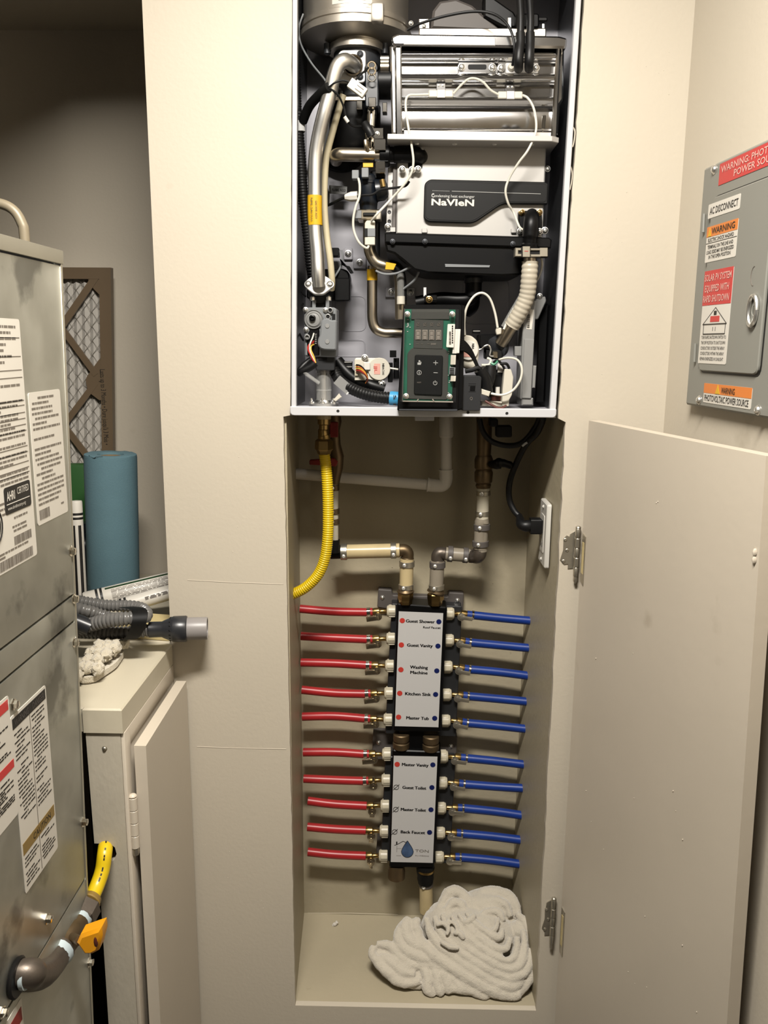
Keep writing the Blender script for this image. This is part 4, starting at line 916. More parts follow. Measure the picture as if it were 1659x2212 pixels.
n = len(rows); vs += [Vector((p.x, FY+.03, p.z)) for p in vs]
o = 2*n; fs = [(2*i, 2*i+1, 2*i+3, 2*i+2) for i in range(n-1)]+[(o+2*i, o+2*i+2, o+2*i+3, o+2*i+1) for i in range(n-1)]
for i in range(n-1): fs += [(2*i, 2*i+2, o+2*i+2, o+2*i), (2*i+1, o+2*i+1, o+2*i+3, 2*i+3)]
m.add(vs, fs); bb = m.build('burner_box', 'stainless', wh, smooth=50)
m = MB(); m.box(xl_+.002, xr_-.002, FY+.02, BY-.01, zv(293), zv(84)); m.build('burner_core', 'stainless_dull', bb)
m = MB(); q = [at(869, 293, .008), at(855, 293, .008), at(853, 92, .008), at(867, 92, .008)]; m.prism(q, (0, .03, 0), .002); m.build('side_post', 'stainless', bb)
m = MB(); q = [at(1203, 297, .008), at(1190, 297, .008), at(1203, 96, .008), at(1212, 96, .008)]; m.prism(q, (0, .03, 0), .002); m.build('side_post', 'stainless', bb)
m = MB(); q = [at(858, 290, .022), at(846, 290, .022), at(842, 100, .022), at(856, 90, .022)]; m.prism(q, (0, .08, 0), .003); m.build('side_flank', 'stainless_dull', bb)
m = MB(); q = [at(1206, 290, .018), at(1196, 290, .018), at(1210, 100, .018), at(1219, 110, .018), at(1217, 215, .018), at(1210, 225, .018)]; m.prism(q, (0, .08, 0), .003); m.build('side_flank', 'stainless', bb)
q = rnd([at(848, 98, .002), at(1224, 104, .002), at(1226, 82, .002), at(1208, 77, .002), at(860, 72, .002), at(844, 80, .002)], .004, 3)
m = MB(); m.prism(q, (0, .14, 0), .003); m.build('top_cap', 'stainless', bb)
m = MB(); m.prism([at(872, 96, -.0005), at(1070, 98, -.0005), at(1070, 82, -.0005), at(872, 79, -.0005)], (0, .003, 0), .0006); m.build('cap_strip', 'satin_silver', bb)
pt('bottom_strip', [(872, 292), (1190, 297), (1192, 285), (872, 280)], FY-.001, .01, 'stainless_dull', bb, .001)
pt('slot_emboss', [(1170, 280), (1177, 280), (1180, 248), (1172, 248)], FY-.001, .008, 'chrome', bb, .001, 3)
# ignition bracket
ib = pt('ignition_bracket', rect(990, 134, 1068, 158), FY-.003, .008, 'stainless', bb, .0012, 2)
pt('bracket_window', rect(1011, 139, 1051, 150), FY-.0036, .002, 'black_matte', ib, .0004, 4)
for u, v in ((997, 145), (1064, 146), (1083, 147)): scr(u, v, FY-.004, 6.5, ib)
eb = pt('electrode_block', rect(1075, 133, 1160, 159), FY-.001, .008, 'stainless', bb, .0012, 2)
pt('electrode_plate', rect(1092, 135, 1163, 158), FY-.004, .006, 'satin_silver', eb, .001, 3)
scr(1158, 147, FY-.004, 6, eb)
m = MB(); p = at(1104, 146, FY-.004); m.lathe(p, FRONT, [(px(8, p), 0), (px(7, p), .003), (px(5, p), .006)], 16); m.build('ceramic_seat', 'cream', eb)
for u0, u1 in ((1120, 1127), (1143, 1148)):
    tb('electrode_boot', [(u0, 148, -.005), (u0, 138, -.022), (u0+1, 118, -.024), (u1-3, 95, -.020), (u1-3, 72, -.016)], 10, 'black_rubber', eb, 6, 14)
    tb('ignition_cable', [(u1-3, 80, -.016), (u1-2, 40, -.012), (u1-4, 0, -.006), (u1-8, -40, .0)], 8, 'black_rubber', eb, 6, 12)
tb('spark_wire', [(1107, 142, -.008), (1111, 110, -.018), (1108, 80, -.018), (1095, 52, -.012), (1065, 30, .0), (1020, 25, .01), (960, 35, .02), (905, 52, .03), (880, 65, .04)], 3, 'black_rubber', eb, 8, 8)
# thermal fuses and white lead
for u, v in ((953, 203), (1103, 206)):
    f_ = pt('thermal_fuse', rect(u-27, v-9, u+26, v+7), FY-.012, .012, 'cream', bb, .0018, 3)
    pt('fuse_clip', rect(u-9, v-10, u+9, v+8), FY-.0135, .014, 'stainless_dull', f_, .0006); pt('fuse_tab', rect(u-10, v-23, u+9, v-9), FY-.006, .006, 'stainless', f_, .0006, 1)
    for k in (-5, 4): scr(u+k, v-18, FY-.006, 2, f_)
tb('white_lead', [(980, 202, FY-.010), (996, 184, FY-.014), (1012, 171, FY-.016), (1028, 170, FY-.016), (1044, 178, FY-.016), (1060, 195, FY-.013), (1078, 205, FY-.010)], 2.6, 'white_wire', bb, 8, 8)
tb('white_lead', [(926, 204, FY-.010), (900, 205, FY-.012), (884, 206, FY-.013), (877, 216, FY-.014), (877, 240, FY-.016), (883, 280, FY-.022), (890, 320, FY-.022), (893, 350, FY-.022), (888, 375, FY-.020), (872, 400, FY-.016), (845, 430, FY-.010), (815, 462, .0), (802, 478, .010)], 2.6, 'white_wire', None, 8, 8)
tb('white_lead', [(1129, 206, FY-.010), (1140, 212, FY-.014), (1152, 232, FY-.016), (1158, 262, FY-.018), (1156, 290, FY-.026), (1140, 325, FY-.028), (1120, 352, FY-.024), (1100, 385, FY-.016), (1092, 412, FY-.014), (1098, 440, FY-.010), (1110, 460, FY-.004), (1122, 490, .0), (1134, 498, .0)], 2.6, 'white_wire', None, 8, 8)
tb('white_lead', [(797, 529, .018), (792, 536, .014), (776, 524, .01), (765, 500, .01), (763, 475, .01), (768, 448, .01), (776, 425, .012), (777, 400, .014), (774, 385, .016)], 2.6, 'white_wire', None, 8, 8)
# flue hood and parts above the burner
pt('flue_hood', [(930, 62), (1085, 66), (1045, 32), (1020, 10), (985, -4), (950, 2), (935, 22)], .06, .08, 'bracket_grey', None, .004)
pt('hood_shoulder', rect(905, 60, 1180, 80), .035, .11, 'stainless_dull', None, .003, 4)
pt('hood_tab', rect(905, 40, 928, 62), .05, .004, 'stainless_dull', None, .001); scr(916, 57, .05, 4); scr(888, 50, .05, 4)
pt('gusset', [(1045, 36), (1090, 60), (1130, 60), (1110, 25), (1060, -10), (1045, -10)], .055, .03, 'black_plastic', None, .003)
pt('stud', rect(1097, 37, 1105, 62), .04, .008, 'steel', None, .001); pt('stud', rect(1170, 50, 1177, 66), .04, .008, 'steel', None, .001)
pt('ignitor_body', rect(1115, 28, 1165, 60), .03, .05, 'black_plastic', None, .004, 6); pt('ignitor_arm', rect(1155, 36, 1183, 46), .035, .012, 'black_plastic', None, .003, 4)
# --- shelf plate between the exchangers
sh = MB(); q = [at(836, 301, -.012), at(1186, 310, -.012), at(1209, 306, -.012), at(1210, 298, -.012), at(836, 291, -.012)]
sh.prism([(q[0].x, 0, 0), (q[0].x+.001, -.012, 0), (q[2].x-.012, -.012, 0), (q[2].x, -.002, 0), (q[2].x, .15, 0), (q[0].x, .15, 0)], (0, 0, .008), .001)
za, zb2 = q[0].z, q[2].z
for v in sh.v: v.z += za+(zb2-za)*(v.x-q[0].x)/(q[2].x-q[0].x)
shp = sh.build('shelf_plate', 'satin_silver', wh)
for u in (900, 982, 1068, 1150): m = MB(); p = at(u, 309+.02*(u-900), .012); m.lathe(Vector((p.x, .012, za-.0005)), -Z_, [(.0042, 0), (.0042, .001), (.003, .0025)], 10); m.build('shelf_screw', 'steel', shp)
m = MB(); m.box(at(855, 320, .05).x, at(1170, 320, .05).x, .045, .15, zv(325, 1030, .045), za-.001); m.build('exchanger_neck', 'dark_sheet', wh)
# --- condensing exchanger box
q = [(856, 503), (1172, 513), (1180, 320), (912, 312), (912, 376), (858, 376)]
m = MB(); P = [at(u, v, .035) for u, v in [(856, 505), (1172, 515), (1180, 318), (858, 310)]]; m.prism(P, (0, .12, 0), .002); hx_ = m.build('condensing_exchanger', 'satin_silver', wh)
br = pt('side_bracket', [(834, 502), (846, 502), (848, 490), (855, 470), (855, 362), (838, 362), (836, 430)], .045, .006, 'satin_silver', None, .001)
for v in (392, 458, 478): m = MB(); p = at(841 if v > 400 else 850, v, .0445); m.lathe(p, FRONT, [(px(4, p), 0), (px(3.4, p), .0005), (.0005, .0002)], 10); m.build('bracket_hole', 'ink', br)
pt('bracket_fold', [(846, 500), (855, 500), (857, 360), (849, 360)], .038, .012, 'bracket_grey', br, .001)
pt('bracket_foot', rect(843, 491, 854, 501), .036, .01, 'satin_silver', br, .0008, 1); scr(838, 490, .044, 6, br)
for u, w_ in ((917, 6), (1110, 6)): pt('rivet_post', rect(u-w_, 493, u+w_, 503), .030, .01, 'satin_silver', hx_, .0015, 2)
scr(1183, 365, .04, 5, hx_); scr(1177, 498, .03, 6, hx_)
bd = [(915, 472), (925, 479), (1018, 482), (1030, 478), (1078, 445), (1090, 440), (1183, 441), (1185, 396), (1178, 393), (928, 387), (917, 396)]
P = rnd([at(u, v, .026) for u, v in bd], [.008, .008, .006, .008, .008, .006, .002, .002, .002, .009, .009], 4)
m = MB(); m.prism(P, (0, .009, 0), .0015); bg_ = m.build('badge', 'badge_black', hx_)
m = MB(); m.prism([p+Vector((0, -.0006, 0)) for p in rnd([at(u, v, .026) for u, v in [(919, 470), (928, 475), (1018, 478), (1028, 474), (1077, 441), (1090, 436), (1180, 437), (1182, 400), (1176, 398), (930, 392), (921, 399)]], .006, 4)], (0, .002, 0), .0004); m.build('badge_face', 'badge_black', bg_)
def lab(m, s, u, v, Y, wpx, hpx, bold=0, al='L', italic=0, ang=0):
    p = at(u, v, Y); R = X_*math.cos(ang)+Z_*math.sin(ang); U = Z_*math.cos(ang)-X_*math.sin(ang); m.text(s, p, R, U, px(hpx, p), al, px(wpx, p), .0003, bold, italic)
tilt = -math.radians(1.1)
m = MB(); lab(m, 'Condensing heat exchanger', 932, 422.5, .0253, 93, 6, .0, ang=tilt); lab(m, 'C', 932, 422, .0253, 6, 8, .03); m.build('badge_caption', 'ink_light', bg_)
m = MB(); lab(m, 'NaVIeN', 932, 436, .0253, 92, 13, .03, ang=tilt); m.build('badge_wordmark', 'label_white', bg_)
m = MB(); m.tube([at(976, 413, .0252), at(1168, 419, .0252)], .0004, 5)
for k in range(13): m.sph(at(935+k*2.9, 412+k*.08, .0252), .0006, 5)
m.build('badge_rule', 'ink_light', bg_)
# --- black condensate pan
pan = pt('condensate_pan', [(831, 504), (1186, 514), (1192, 518), (1190, 535), (1140, 540), (1138, 585), (1120, 594), (1085, 596), (925, 590), (895, 583), (870, 562), (852, 548), (835, 543), (832, 528)], .012, .13, 'black_plastic', None, .003)
pt('pan_rim', [(831, 524), (1190, 536), (1192, 518), (1186, 513), (831, 503)], .006, .01, 'black_plastic', pan, .002)
pt('pan_plate', [(962, 577), (1057, 578), (1059, 573), (961, 570)], .0105, .004, 'grey_plastic', pan, .0005)
for u, v in ((848, 522), (918, 522), (1108, 527)): scr(u, v, .006, 4.5, pan, 'dark_sheet')
tb('drain_neck', [(1023, 590, .06), (1023, 620, .06), (1022, 640, .06)], 18, 'black_plastic', None, 4, 20); tb('neck_ring', [(1023, 601, .059), (1023, 611, .059)], 20, 'dark_plastic', None, 2, 20)
tb('drain_hose', [(1022, 625, .06), (1015, 645, .062), (990, 648, .066), (950, 646, .07), (900, 655, .075)], 15, 'black_plastic', None, 8, 16)
tb('drain_hose', [(1022, 640, .08), (1020, 660, .09), (1008, 672, .10)], 15, 'black_plastic', None, 6, 16)
m = MB(); q = [at(918, 650, .01), at(944, 650, .01), at(944, 637, .01), at(918, 637, .01)]; m.prism(q, (0, .05, 0), .001); m.build('display_bracket', 'black_plastic', wh)
pt('bracket_tab', rect(915, 621, 921, 640), .012, .02, 'white_metal', None, .0006); scr(927, 647, .008, 6, None, 'brass')
# --- outlet on the right
rp_ = pt('outlet_plate', rect(1120, 455, 1171, 506), .018, .012, 'black_plastic', None, .002, 4)
for u, v in ((1127, 459), (1165, 459), (1124, 499), (1166, 500)): scr(u, v, .017, 5.5, rp_, 'brass' if v < 480 else 'steel')
m = MB(); P = path([(1149, 462, .014), (1148, 480, -.004), (1146, 505, -.006), (1144, 530, -.004), (1144, 545, -.002)], 8); r = px(17, P[5]); R2 = [r]*len(P)
for i in range(5): R2[i] = r*(.75+.05*i)
for i in range(19, 23): R2[i] = r*.86
for i in range(23, len(P)): R2[i] = r*1.04
m.tube(P, R2, 22); m.build('outlet_spout', 'black_plastic', wh)
oc = pt('outlet_clamp', rect(1113, 535, 1184, 556), -.016, .012, 'black_matte', None, .001, 2)
pt('clamp_ear', [(1112, 554), (1127, 554), (1127, 548), (1120, 548), (1120, 541), (1126, 541), (1126, 535), (1113, 535)], -.019, .016, 'hinge_steel', oc, .001); pt('clamp_ear', rect(1129, 532, 1145, 555), -.020, .016, 'hinge_steel', oc, .001, 1); pt('clamp_ear', rect(1166, 535, 1183, 554), -.019, .016, 'hinge_steel', oc, .001, 1); pt('clamp_bar', rect(1146, 536, 1168, 541), -.019, .01, 'hinge_steel', oc, .001); pt('clamp_bar', rect(1146, 549, 1168, 555), -.019, .01, 'hinge_steel', oc, .001)
m = MB(); lab(m, '~', 1133, 542, -.0202, 8, 4, .05); m.build('red_mark', 'label_red', oc)
st = tb('outlet_steel_pipe', [(1144, 552, -.002), (1144, 590, .0), (1138, 640, .006), (1120, 680, .012), (1098, 716, .022), (1082, 742, .032)], 14.5, 'steel_brown', None, 8, 20)
m = MB(); P = path([(1145, 565, -.001), (1143, 600, .0), (1138, 640, .006), (1123, 675, .012), (1105, 705, .020)], 14); corr(m, P, px(18, P[10]), .0078, .0009, 20); m.build('spiral_wrap', 'wrap', st)
tb('wrap_edge', [(1132, 566, .006), (1130, 615, .01), (1126, 635, .012), (1100, 680, .02), (1086, 705, .025)], 4, 'clear_tube', st, 8, 8)
# blocks beneath it
pt('inlet_block', [(1035, 752), (1090, 765), (1100, 740), (1080, 720), (1035, 722)], .045, .05, 'black_plastic', None, .004, 6)
m = MB(); p = at(1078, 738, .035); m.lathe(p+Vector((.004, .012, -.006)), Vector((-.62, -.65, -.35)), [(px(22, p), 0), (px(24, p), .004), (px(24, p), .012), (px(20, p), .014)], 22); m.build('inlet_socket', 'dark_sheet', wh)
pt('temp_sensor', [(1073, 724), (1083, 722), (1084, 708), (1073, 708), (1071, 715)], .015, .012, 'cream', None, .002, 3)
pt('inlet_union', rect(1048, 756, 1086, 776), .03, .03, 'black_matte', None, .003, 4); pt('union_shine', rect(1064, 759, 1076, 773), .028, .008, 'nickel', None, .002, 3)
for u in (1047, 1047): pt('union_clip', rect(u-2, 755 if u == 1047 else 765, u+3, 761), .028, .004, 'steel')
tb('retainer_wire', [(1028, 757, .03), (1040, 754, .028), (1047, 748, .026), (1055, 746, .026), (1060, 755, .026), (1058, 768, .026), (1066, 770, .026)], 2, 'steel', None, 6, 8)
pt('rail_clip', rect(1022, 712, 1037, 720), .06, .02, 'black_plastic', None, .001); pt('rail_shine', rect(1022, 714, 1037, 716), .0595, .002, 'steel')
# right water motor
mo = pt('flow_motor', [(1000, 795), (1018, 800), (1030, 790), (1034, 772), (1035, 750), (1030, 735), (1018, 725), (1001, 723)], .02, .03, 'cream', None, .003, 5)
m = MB(); p = at(1012, 757, .019); m.lathe(p, FRONT, [(px(21, p), 0), (px(21, p), .002), (px(20, p), .003), (0, .003)], 26); m.build('motor_cover', 'white_plastic', mo)
m = MB(); lab(m, 'NBA', 1022, 742, .0155, 12, 5, .02, ang=-math.pi/2); m.build('motor_print', 'ink', mo)
m = MB(); q = at(1009, 763, .0155); m.box(q.x-.008, q.x+.008, .0152, .0158, q.z-.006, q.z+.004); m.build('motor_sticker', 'label_pink', mo)
# wires around
tb('white_lead', [(1004, 724, .02), (1003, 695, .02), (1008, 665, .018), (1024, 640, .018), (1042, 633, .018), (1058, 645, .018), (1069, 675, .018), (1075, 708, .016)], 2.6, 'white_wire', None, 8, 8)
tb('white_lead', [(1053, 774, .02), (1060, 778, .016), (1056, 788, .012), (1040, 789, .008)], 3, 'white_wire', None, 8, 8)
tb('white_lead', [(1060, 850, -.002), (1085, 853, -.006), (1108, 843, -.006), (1124, 820, -.006), (1127, 795, -.004), (1118, 778, .0), (1100, 773, .004), (1082, 776, .01), (1070, 782, .02)], 2.6, 'white_wire', None, 8, 8)
tb('white_lead', [(1088, 712, .012), (1102, 680, .024), (1124, 645, .034), (1142, 625, .036), (1162, 602, .022), (1171, 574, .002), (1168, 552, -.002)], 2.4, 'white_wire', None, 8, 8)
tb('thin_wire', [(1066, 783, .015), (1075, 778, .012), (1086, 790, .012), (1092, 802, .014)], 2.6, 'black_matte', None, 6, 8); tb('thin_wire', [(1080, 786, .012), (1094, 786, .012), (1100, 796, .014)], 3, 'black_matte', None, 6, 8)
tb('green_wire', [(1060, 784, .008), (1068, 787, .006), (1075, 780, .008)], 2.6, 'wire_green', None, 6, 8); tb('green_wire', [(1066, 787, .006), (1062, 798, .006)], 2.4, 'wire_green', None, 4, 8)
for k in range(7): tb('harness_wire', [(990, 732+k*4, -.03), (1003, 738+k*3.2, -.022), (1018, 757+k*2, -.01), (1030, 785+k, -.006), (1036, 800+k, -.004)], 2.7, 'black_matte', None, 6, 7)
tb('harness_wire', [(1005, 802, -.004), (1020, 799, -.006), (1034, 795, -.006), (1040, 805, -.004)], 5, 'black_rubber', None, 6, 10); tb('harness_sleeve', [(1036, 798, -.004), (1048, 820, .0), (1052, 850, .004)], 13, 'black_rubber', None, 6, 14); tb('harness_sleeve', [(1060, 790, .01), (1058, 815, .008), (1050, 838, .01)], 12, 'black_rubber', None, 6, 14)
pt('wire_connector', [(1040, 852), (1056, 857), (1060, 846), (1040, 840)], -.008, .008, 'cream', None, .001)
# white stand-off bracket and board at the floor
ws = pt('board_tray', [(1084, 877), (1099, 878), (1100, 864), (1106, 853), (1109, 815), (1104, 798), (1090, 797), (1086, 840)], .008, .02, 'cream', None, .002, 2)
pt('tray_base', [(1040, 878), (1095, 880), (1095, 869), (1040, 867)], .01, .05, 'cream', None, .002)
pt('transformer', rect(1052, 800, 1090, 858), .03, .05, 'black_matte', None, .003, 3); pt('core_label', rect(1075, 786, 1090, 805), .028, .004, 'white_plastic', None, .0006)
tb('cream_cap', [(1075, 852, .02), (1075, 836, .02)], 5, 'white_plastic', None, 3, 12); pt('copper_coil', rect(1060, 852, 1086, 866), .03, .04, 'wire_brown', None, .003, 3)
tb('thin_wire', [(1048, 866, .0), (1065, 876, -.002), (1080, 882, -.002), (1094, 876, .0)], 2.6, 'wire_brown', None, 6, 8)
# long grey control board case
gb = pt('control_board_case', [(1124, 862), (1148, 863), (1157, 668), (1160, 650), (1146, 648), (1136, 660), (1130, 690)], .02, .06, 'grey_box', None, .003, 3)
pt('case_lid', [(1127, 860), (1147, 861), (1154, 733), (1133, 732)], .017, .01, 'grey_box', gb, .0015, 2)
pt('case_foot', rect(1127, 860, 1152, 876), .02, .06, 'grey_box', gb, .002); pt('case_ear', [(1150, 690), (1162, 690), (1180, 650), (1178, 640), (1160, 645), (1152, 655)], .04, .03, 'grey_box', gb, .002, 3); scr(1166, 640, .04, 5, gb)
pt('case_clip', rect(1112, 748, 1130, 769), .03, .02, 'grey_box', gb, .001, 2); pt('case_edge', [(1150, 838), (1156, 838), (1159, 790), (1152, 790)], .016, .03, 'grey_box', gb, .001); pt('board_edge', [(1156, 868), (1176, 868), (1184, 655), (1164, 690)], .06, .08, 'black_plastic', gb, .002)
gl_ = pt('case_label', [(1137, 711), (1149, 712), (1154, 669), (1145, 668), (1140, 690)], .0195, .001, 'label_white', gb, .0002, 1)
m = MB()
for k in range(16):
    p = at(1138.5+k*.12, 708-k*1.9, .019); m.box(p.x, p.x+.004, .0188, .0192, p.z, p.z+random.choice((.0004, .0007)))
m.build('label_barcode', 'ink', gl_, smooth=0, kind='stuff')
# --- display controller
dp = pt('display_frame', [(858, 887), (988, 888), (998, 662), (995, 658), (876, 658), (872, 661)], -.030, .030, 'black_plastic', None, .003, 3)
pt('frame_recess', [(863, 868), (985, 870), (992, 668), (878, 667)], -.0302, .002, 'black_matte', dp, .0004); pt('frame_edge', [(862, 886.5), (988, 888), (988, 884.5), (862, 884)], -.036, .02, 'dark_sheet', dp, .0004)
pt('frame_side', [(985, 888), (1000, 884), (1004, 660), (996, 658)], -.022, .03, 'black_plastic', dp, .002)
pb = pt('circuit_board', [(871, 865), (976, 866), (984, 669), (874, 668)], -.0315, .0012, 'pcb_green', dp)
pt('bezel_top', [(888, 690), (971, 690), (971, 668), (889, 668)], -.034, .003, 'display_grey', dp, .0005, 2); ds = pt('display_window', [(893, 752), (956, 754), (958, 692), (895, 690)], -.034, .003, 'display_grey', dp, .0004, 1)
for k in range(4):
    u = 897+k*14.7; d_ = pt('digit_cell', [(u, 734+k*.3), (u+12, 734+k*.3), (u+12.3, 712+k*.3), (u+.5, 712+k*.3)], -.0352, .0015, 'digit', ds, .0003, 1.5)
    m = MB()
    for (a, b) in (((2.5, 2), (9.5, 2)), ((2.5, 11), (9.5, 11)), ((2.5, 20), (9.5, 20)), ((2, 3), (2, 10)), ((10, 3), (10, 10)), ((2, 12), (2, 19)), ((10, 12), (10, 19))):
        m.tube([at(u+a[0], 713+a[1], -.0353), at(u+b[0], 713+b[1], -.0353)], .00045, 4)
    m.build('segments', 'ink_grey', d_)
m = MB()
for u in (903, 918, 933, 948): P = [at(u+3.2*math.cos(t*.8), 701+3.2*math.sin(t*.8), -.0344) for t in range(8)]; m.tube(P, .0004, 4); m.tube([at(u-3, 704, -.0344), at(u+3, 698, -.0344)], .0004, 4)
for u in (899, 909, 923): m.tube([at(u, 743, -.0344), at(u+5, 743, -.0344)], .0004, 4)
m.build('status_icons', 'ink_grey', ds); m = MB(); lab(m, 'DHW', 931, 743, -.0344, 11, 4, .02); m.build('status_text', 'digit', ds)
kp = pt('keypad', [(894, 852), (955, 855), (957, 768), (896, 766)], -.036, .004, 'black_matte', dp, .0012, 5)
pt('keypad_surround', [(879, 862), (967, 864), (969, 762), (960, 752), (892, 750), (880, 762)], -.0332, .002, 'display_grey', dp, .0008, 6)
m = MB(); Yk = -.0364
for (a, b) in (((936, 783.5), (946, 784)), ((941, 779), (941, 788.5)), ((936.5, 805), (945.5, 805.5))): m.tube([at(*a, Yk), at(*b, Yk)], .0006, 5)
def ring(u, v, r, t0=0, t1=360): m.tube([at(u+r*math.cos(math.radians(t)), v+r*math.sin(math.radians(t)), Yk) for t in [t0+(t1-t0)*i/18 for i in range(19)]], .0005, 5)
ring(905.5, 805, 4.6); m.tube([at(905.5, 803.5, Yk), at(905.5, 807.5, Yk)], .0008, 5); m.sph(at(905.5, 801.6, Yk), .0007, 6)
ring(940, 827.5, 4, -60, 240); m.tube([at(940, 822, Yk), at(940, 827, Yk)], .0006, 5)
m.sph(at(906, 780.5, Yk), .0016, 8, (1, .3, 1)); p = at(905.5, 785.5, Yk); m.box(p.x-.0027, p.x+.0027, Yk-.0002, Yk+.0002, p.z-.0018, p.z+.0018); m.tube([at(909, 781, Yk), at(910, 785, Yk)], .0005, 5)
m.build('key_icons', 'ink_light', kp); m = MB(); lab(m, 'RESET', 901, 826, Yk, 9, 2.5, .02); m.build('key_text', 'ink_grey', kp)
pt('clear_cover', [(868, 868), (979, 870), (986, 667), (873, 666)], -.041, .0015, 'clear_cover', dp, .0004, 2)
for u, v in ((880, 679), (977, 679), (877, 856), (971, 857)): scr(u, v, -.041, 5, dp)
pt('cover_rib', [(868, 868), (979, 870), (979, 867), (868, 865.5)], -.042, .003, 'digit', dp, .0004)
pt('cover_rib', [(868, 868), (870.5, 868), (875, 667), (873, 666.5)], -.0422, .002, 'display_grey', dp, .0003)
for a in (((900, 868), (904, 862)), ((938, 868), (934, 862))): tb('cover_notch', [(*a[0], -.042), (*a[1], -.042)], 1.3, 'digit', dp, 2, 6)
dl = pt('barcode_label', [(964, 750), (980, 751), (983, 700), (967, 700)], -.0435, .0008, 'label_white', dp, .0002, 2)
m = MB()
for k in range(18):
    v = 717+k*1.6; m.box(at(970, v, -.0437).x, at(974.5, v, -.0437).x, -.0437, -.0433, at(970, v, -.0437).z-.0003, at(970, v, -.0437).z+.0003+random.random()*.0003)
for k in range(8): v = 705+k*5; m.box(at(976, v, -.0437).x, at(979, v, -.0437).x, -.0437, -.0433, at(970, v, -.0437).z-.0014, at(970, v, -.0437).z+.0014)
m.build('label_barcode', 'ink', dl, smooth=0, kind='stuff')
pt('socket_strip', [(977, 764), (990, 764), (994, 711), (982, 711)], -.040, .012, 'white_plastic', dp, .001, 1); pt('socket_face', [(986, 763), (992, 763), (995, 711), (989, 711)], -.042, .012, 'white_plastic', dp, .001, 1)
for v0, v1 in ((767, 788), (812, 824)): pt('socket', [(973, v1), (984, v1), (985, v0), (974, v0)], -.0405, .008, 'cream', dp, .001, 1)
so = pt('pin_header', [(970, 809), (983, 810), (984, 794), (971, 793)], -.0405, .006, 'grey_plastic', dp, .0006)
for k in range(4): m = MB(); a = at(972, 796+k*3.6, -.041); b = at(981, 796+k*3.6, -.041); m.tube([a, b], .0006, 5); m.build('header_pin', 'ink', so)
m = MB()
for k in range(10): p = at(random.uniform(877, 886), random.uniform(690, 745), -.0318); m.box(p.x-.001, p.x+.001, -.0326, -.0315, p.z-.0006, p.z+.0006)
for k in range(8): p = at(random.uniform(966, 974), random.uniform(755, 850), -.0318); m.box(p.x-.001, p.x+.001, -.0326, -.0315, p.z-.0006, p.z+.0006)
m.build('board_component', 'ink_light', pb, kind='stuff')
# black switch box
sb = pt('switch_box', [(998, 887), (1037, 887), (1040, 815), (1036, 812), (1004, 812), (1001, 815)], -.014, .04, 'dark_plastic', None, .003, 2)
pt('rocker', [(1015, 845), (1026, 845), (1027, 834), (1016, 834)], -.0145, .003, 'black_plastic', sb, .0005, 1); m = MB(); p = at(1018, 861, -.0142); P = [p+X_*.0019*math.cos(t*.7)+Z_*.0023*math.sin(t*.7) for t in range(10)]; m.tube(P, .0004, 5); m.build('switch_mark', 'ink_grey', sb)
for v in (829, 833, 846): m = MB(); m.tube([at(1012, v, -.0142), at(1028, v, -.0142)], .0004, 4); m.build('switch_rib', 'black_matte', sb)
# --- gas valve, lower part on the left
gv = pt('gas_valve_body', [(658, 770), (726, 772), (727, 668), (722, 664), (662, 664), (657, 670)], .03, .05, 'grey_plastic', None, .004, 5)
pt('valve_neck', rect(672, 636, 712, 668), .04, .04, 'dark_plastic', gv, .003, 3); pt('neck_post', rect(674, 648, 682, 668), .032, .01, 'grey_plastic', gv, .001); pt('neck_post', rect(703, 648, 711, 668), .032, .01, 'grey_plastic', gv, .001); pt('neck_window', rect(683, 655, 702, 664), .036, .01, 'black_matte', gv, .001)
for u in (675, 710): m = MB(); p = at(u, 646, .036); m.lathe(p, Z_, [(.004, -.003), (.005, -.002), (.005, .003), (.002, .005)], 8); m.build('neck_bolt', 'steel', gv)
m = MB(); p = at(678, 690, .03); m.lathe(p, FRONT, [(px(21, p), 0), (px(21, p), .003), (px(19.5, p), .005), (px(18, p), .003), (px(14, p), .006), (px(13, p), .005), (px(8, p), .006), (0, .006)], 32); rg = m.build('regulator', 'grey_box', gv)
m = MB(); p2 = at(675, 687, .024); m.lathe(p2, FRONT, [(px(7.5, p2), -.004), (px(7, p2), .004), (px(4, p2), .005), (px(3, p2), .002)], 16); m.build('regulator_plug', 'black_plastic', rg)
pt('valve_black_side', [(664, 768), (690, 768), (690, 712), (684, 706), (672, 708), (662, 725)], .028, .02, 'black_plastic', gv, .002, 3)
cov = pt('solenoid_cover', [(700, 756), (726, 757), (727, 691), (714, 692), (709, 687), (700, 688), (693, 695), (691, 724), (687, 732), (686, 744), (691, 753)], .010, .03, 'grey_plastic', gv, .003, 5)
for v in (704, 738): m = MB(); p = at(707, v, .010); m.lathe(p, FRONT, [(px(5, p), 0), (px(4.5, p), .0012), (0, .0012)], 16); m.build('cover_boss', 'grey_box', cov)
for u, v in ((714, 670), (709, 684)): m = MB(); p = at(u, v, .03); m.lathe(p, FRONT, [(px(6, p), -.002), (px(6, p), .006), (px(4, p), .0065), (px(3.5, p), .001)], 16); m.build('test_port', 'grey_box', gv); m = MB(); m.lathe(p, FRONT, [(px(3.6, p), .001), (px(3.4, p), .0045), (0, .0045)], 12); m.build('port_hole', 'black_matte', gv)
pt('valve_slot', rect(717, 678, 724, 692), .0285, .004, 'black_matte', gv)
for u, v in ((660, 669), (703, 670), (661, 712)): scr(u, v, .028, 4.5, gv)
m = MB(); p = at(664, 728, .028); m.lathe(p, FRONT, [(px(6, p), -.002), (px(6, p), .004), (px(4, p), .005), (px(3.5, p), .001)], 14); m.build('test_port', 'grey_box', gv)
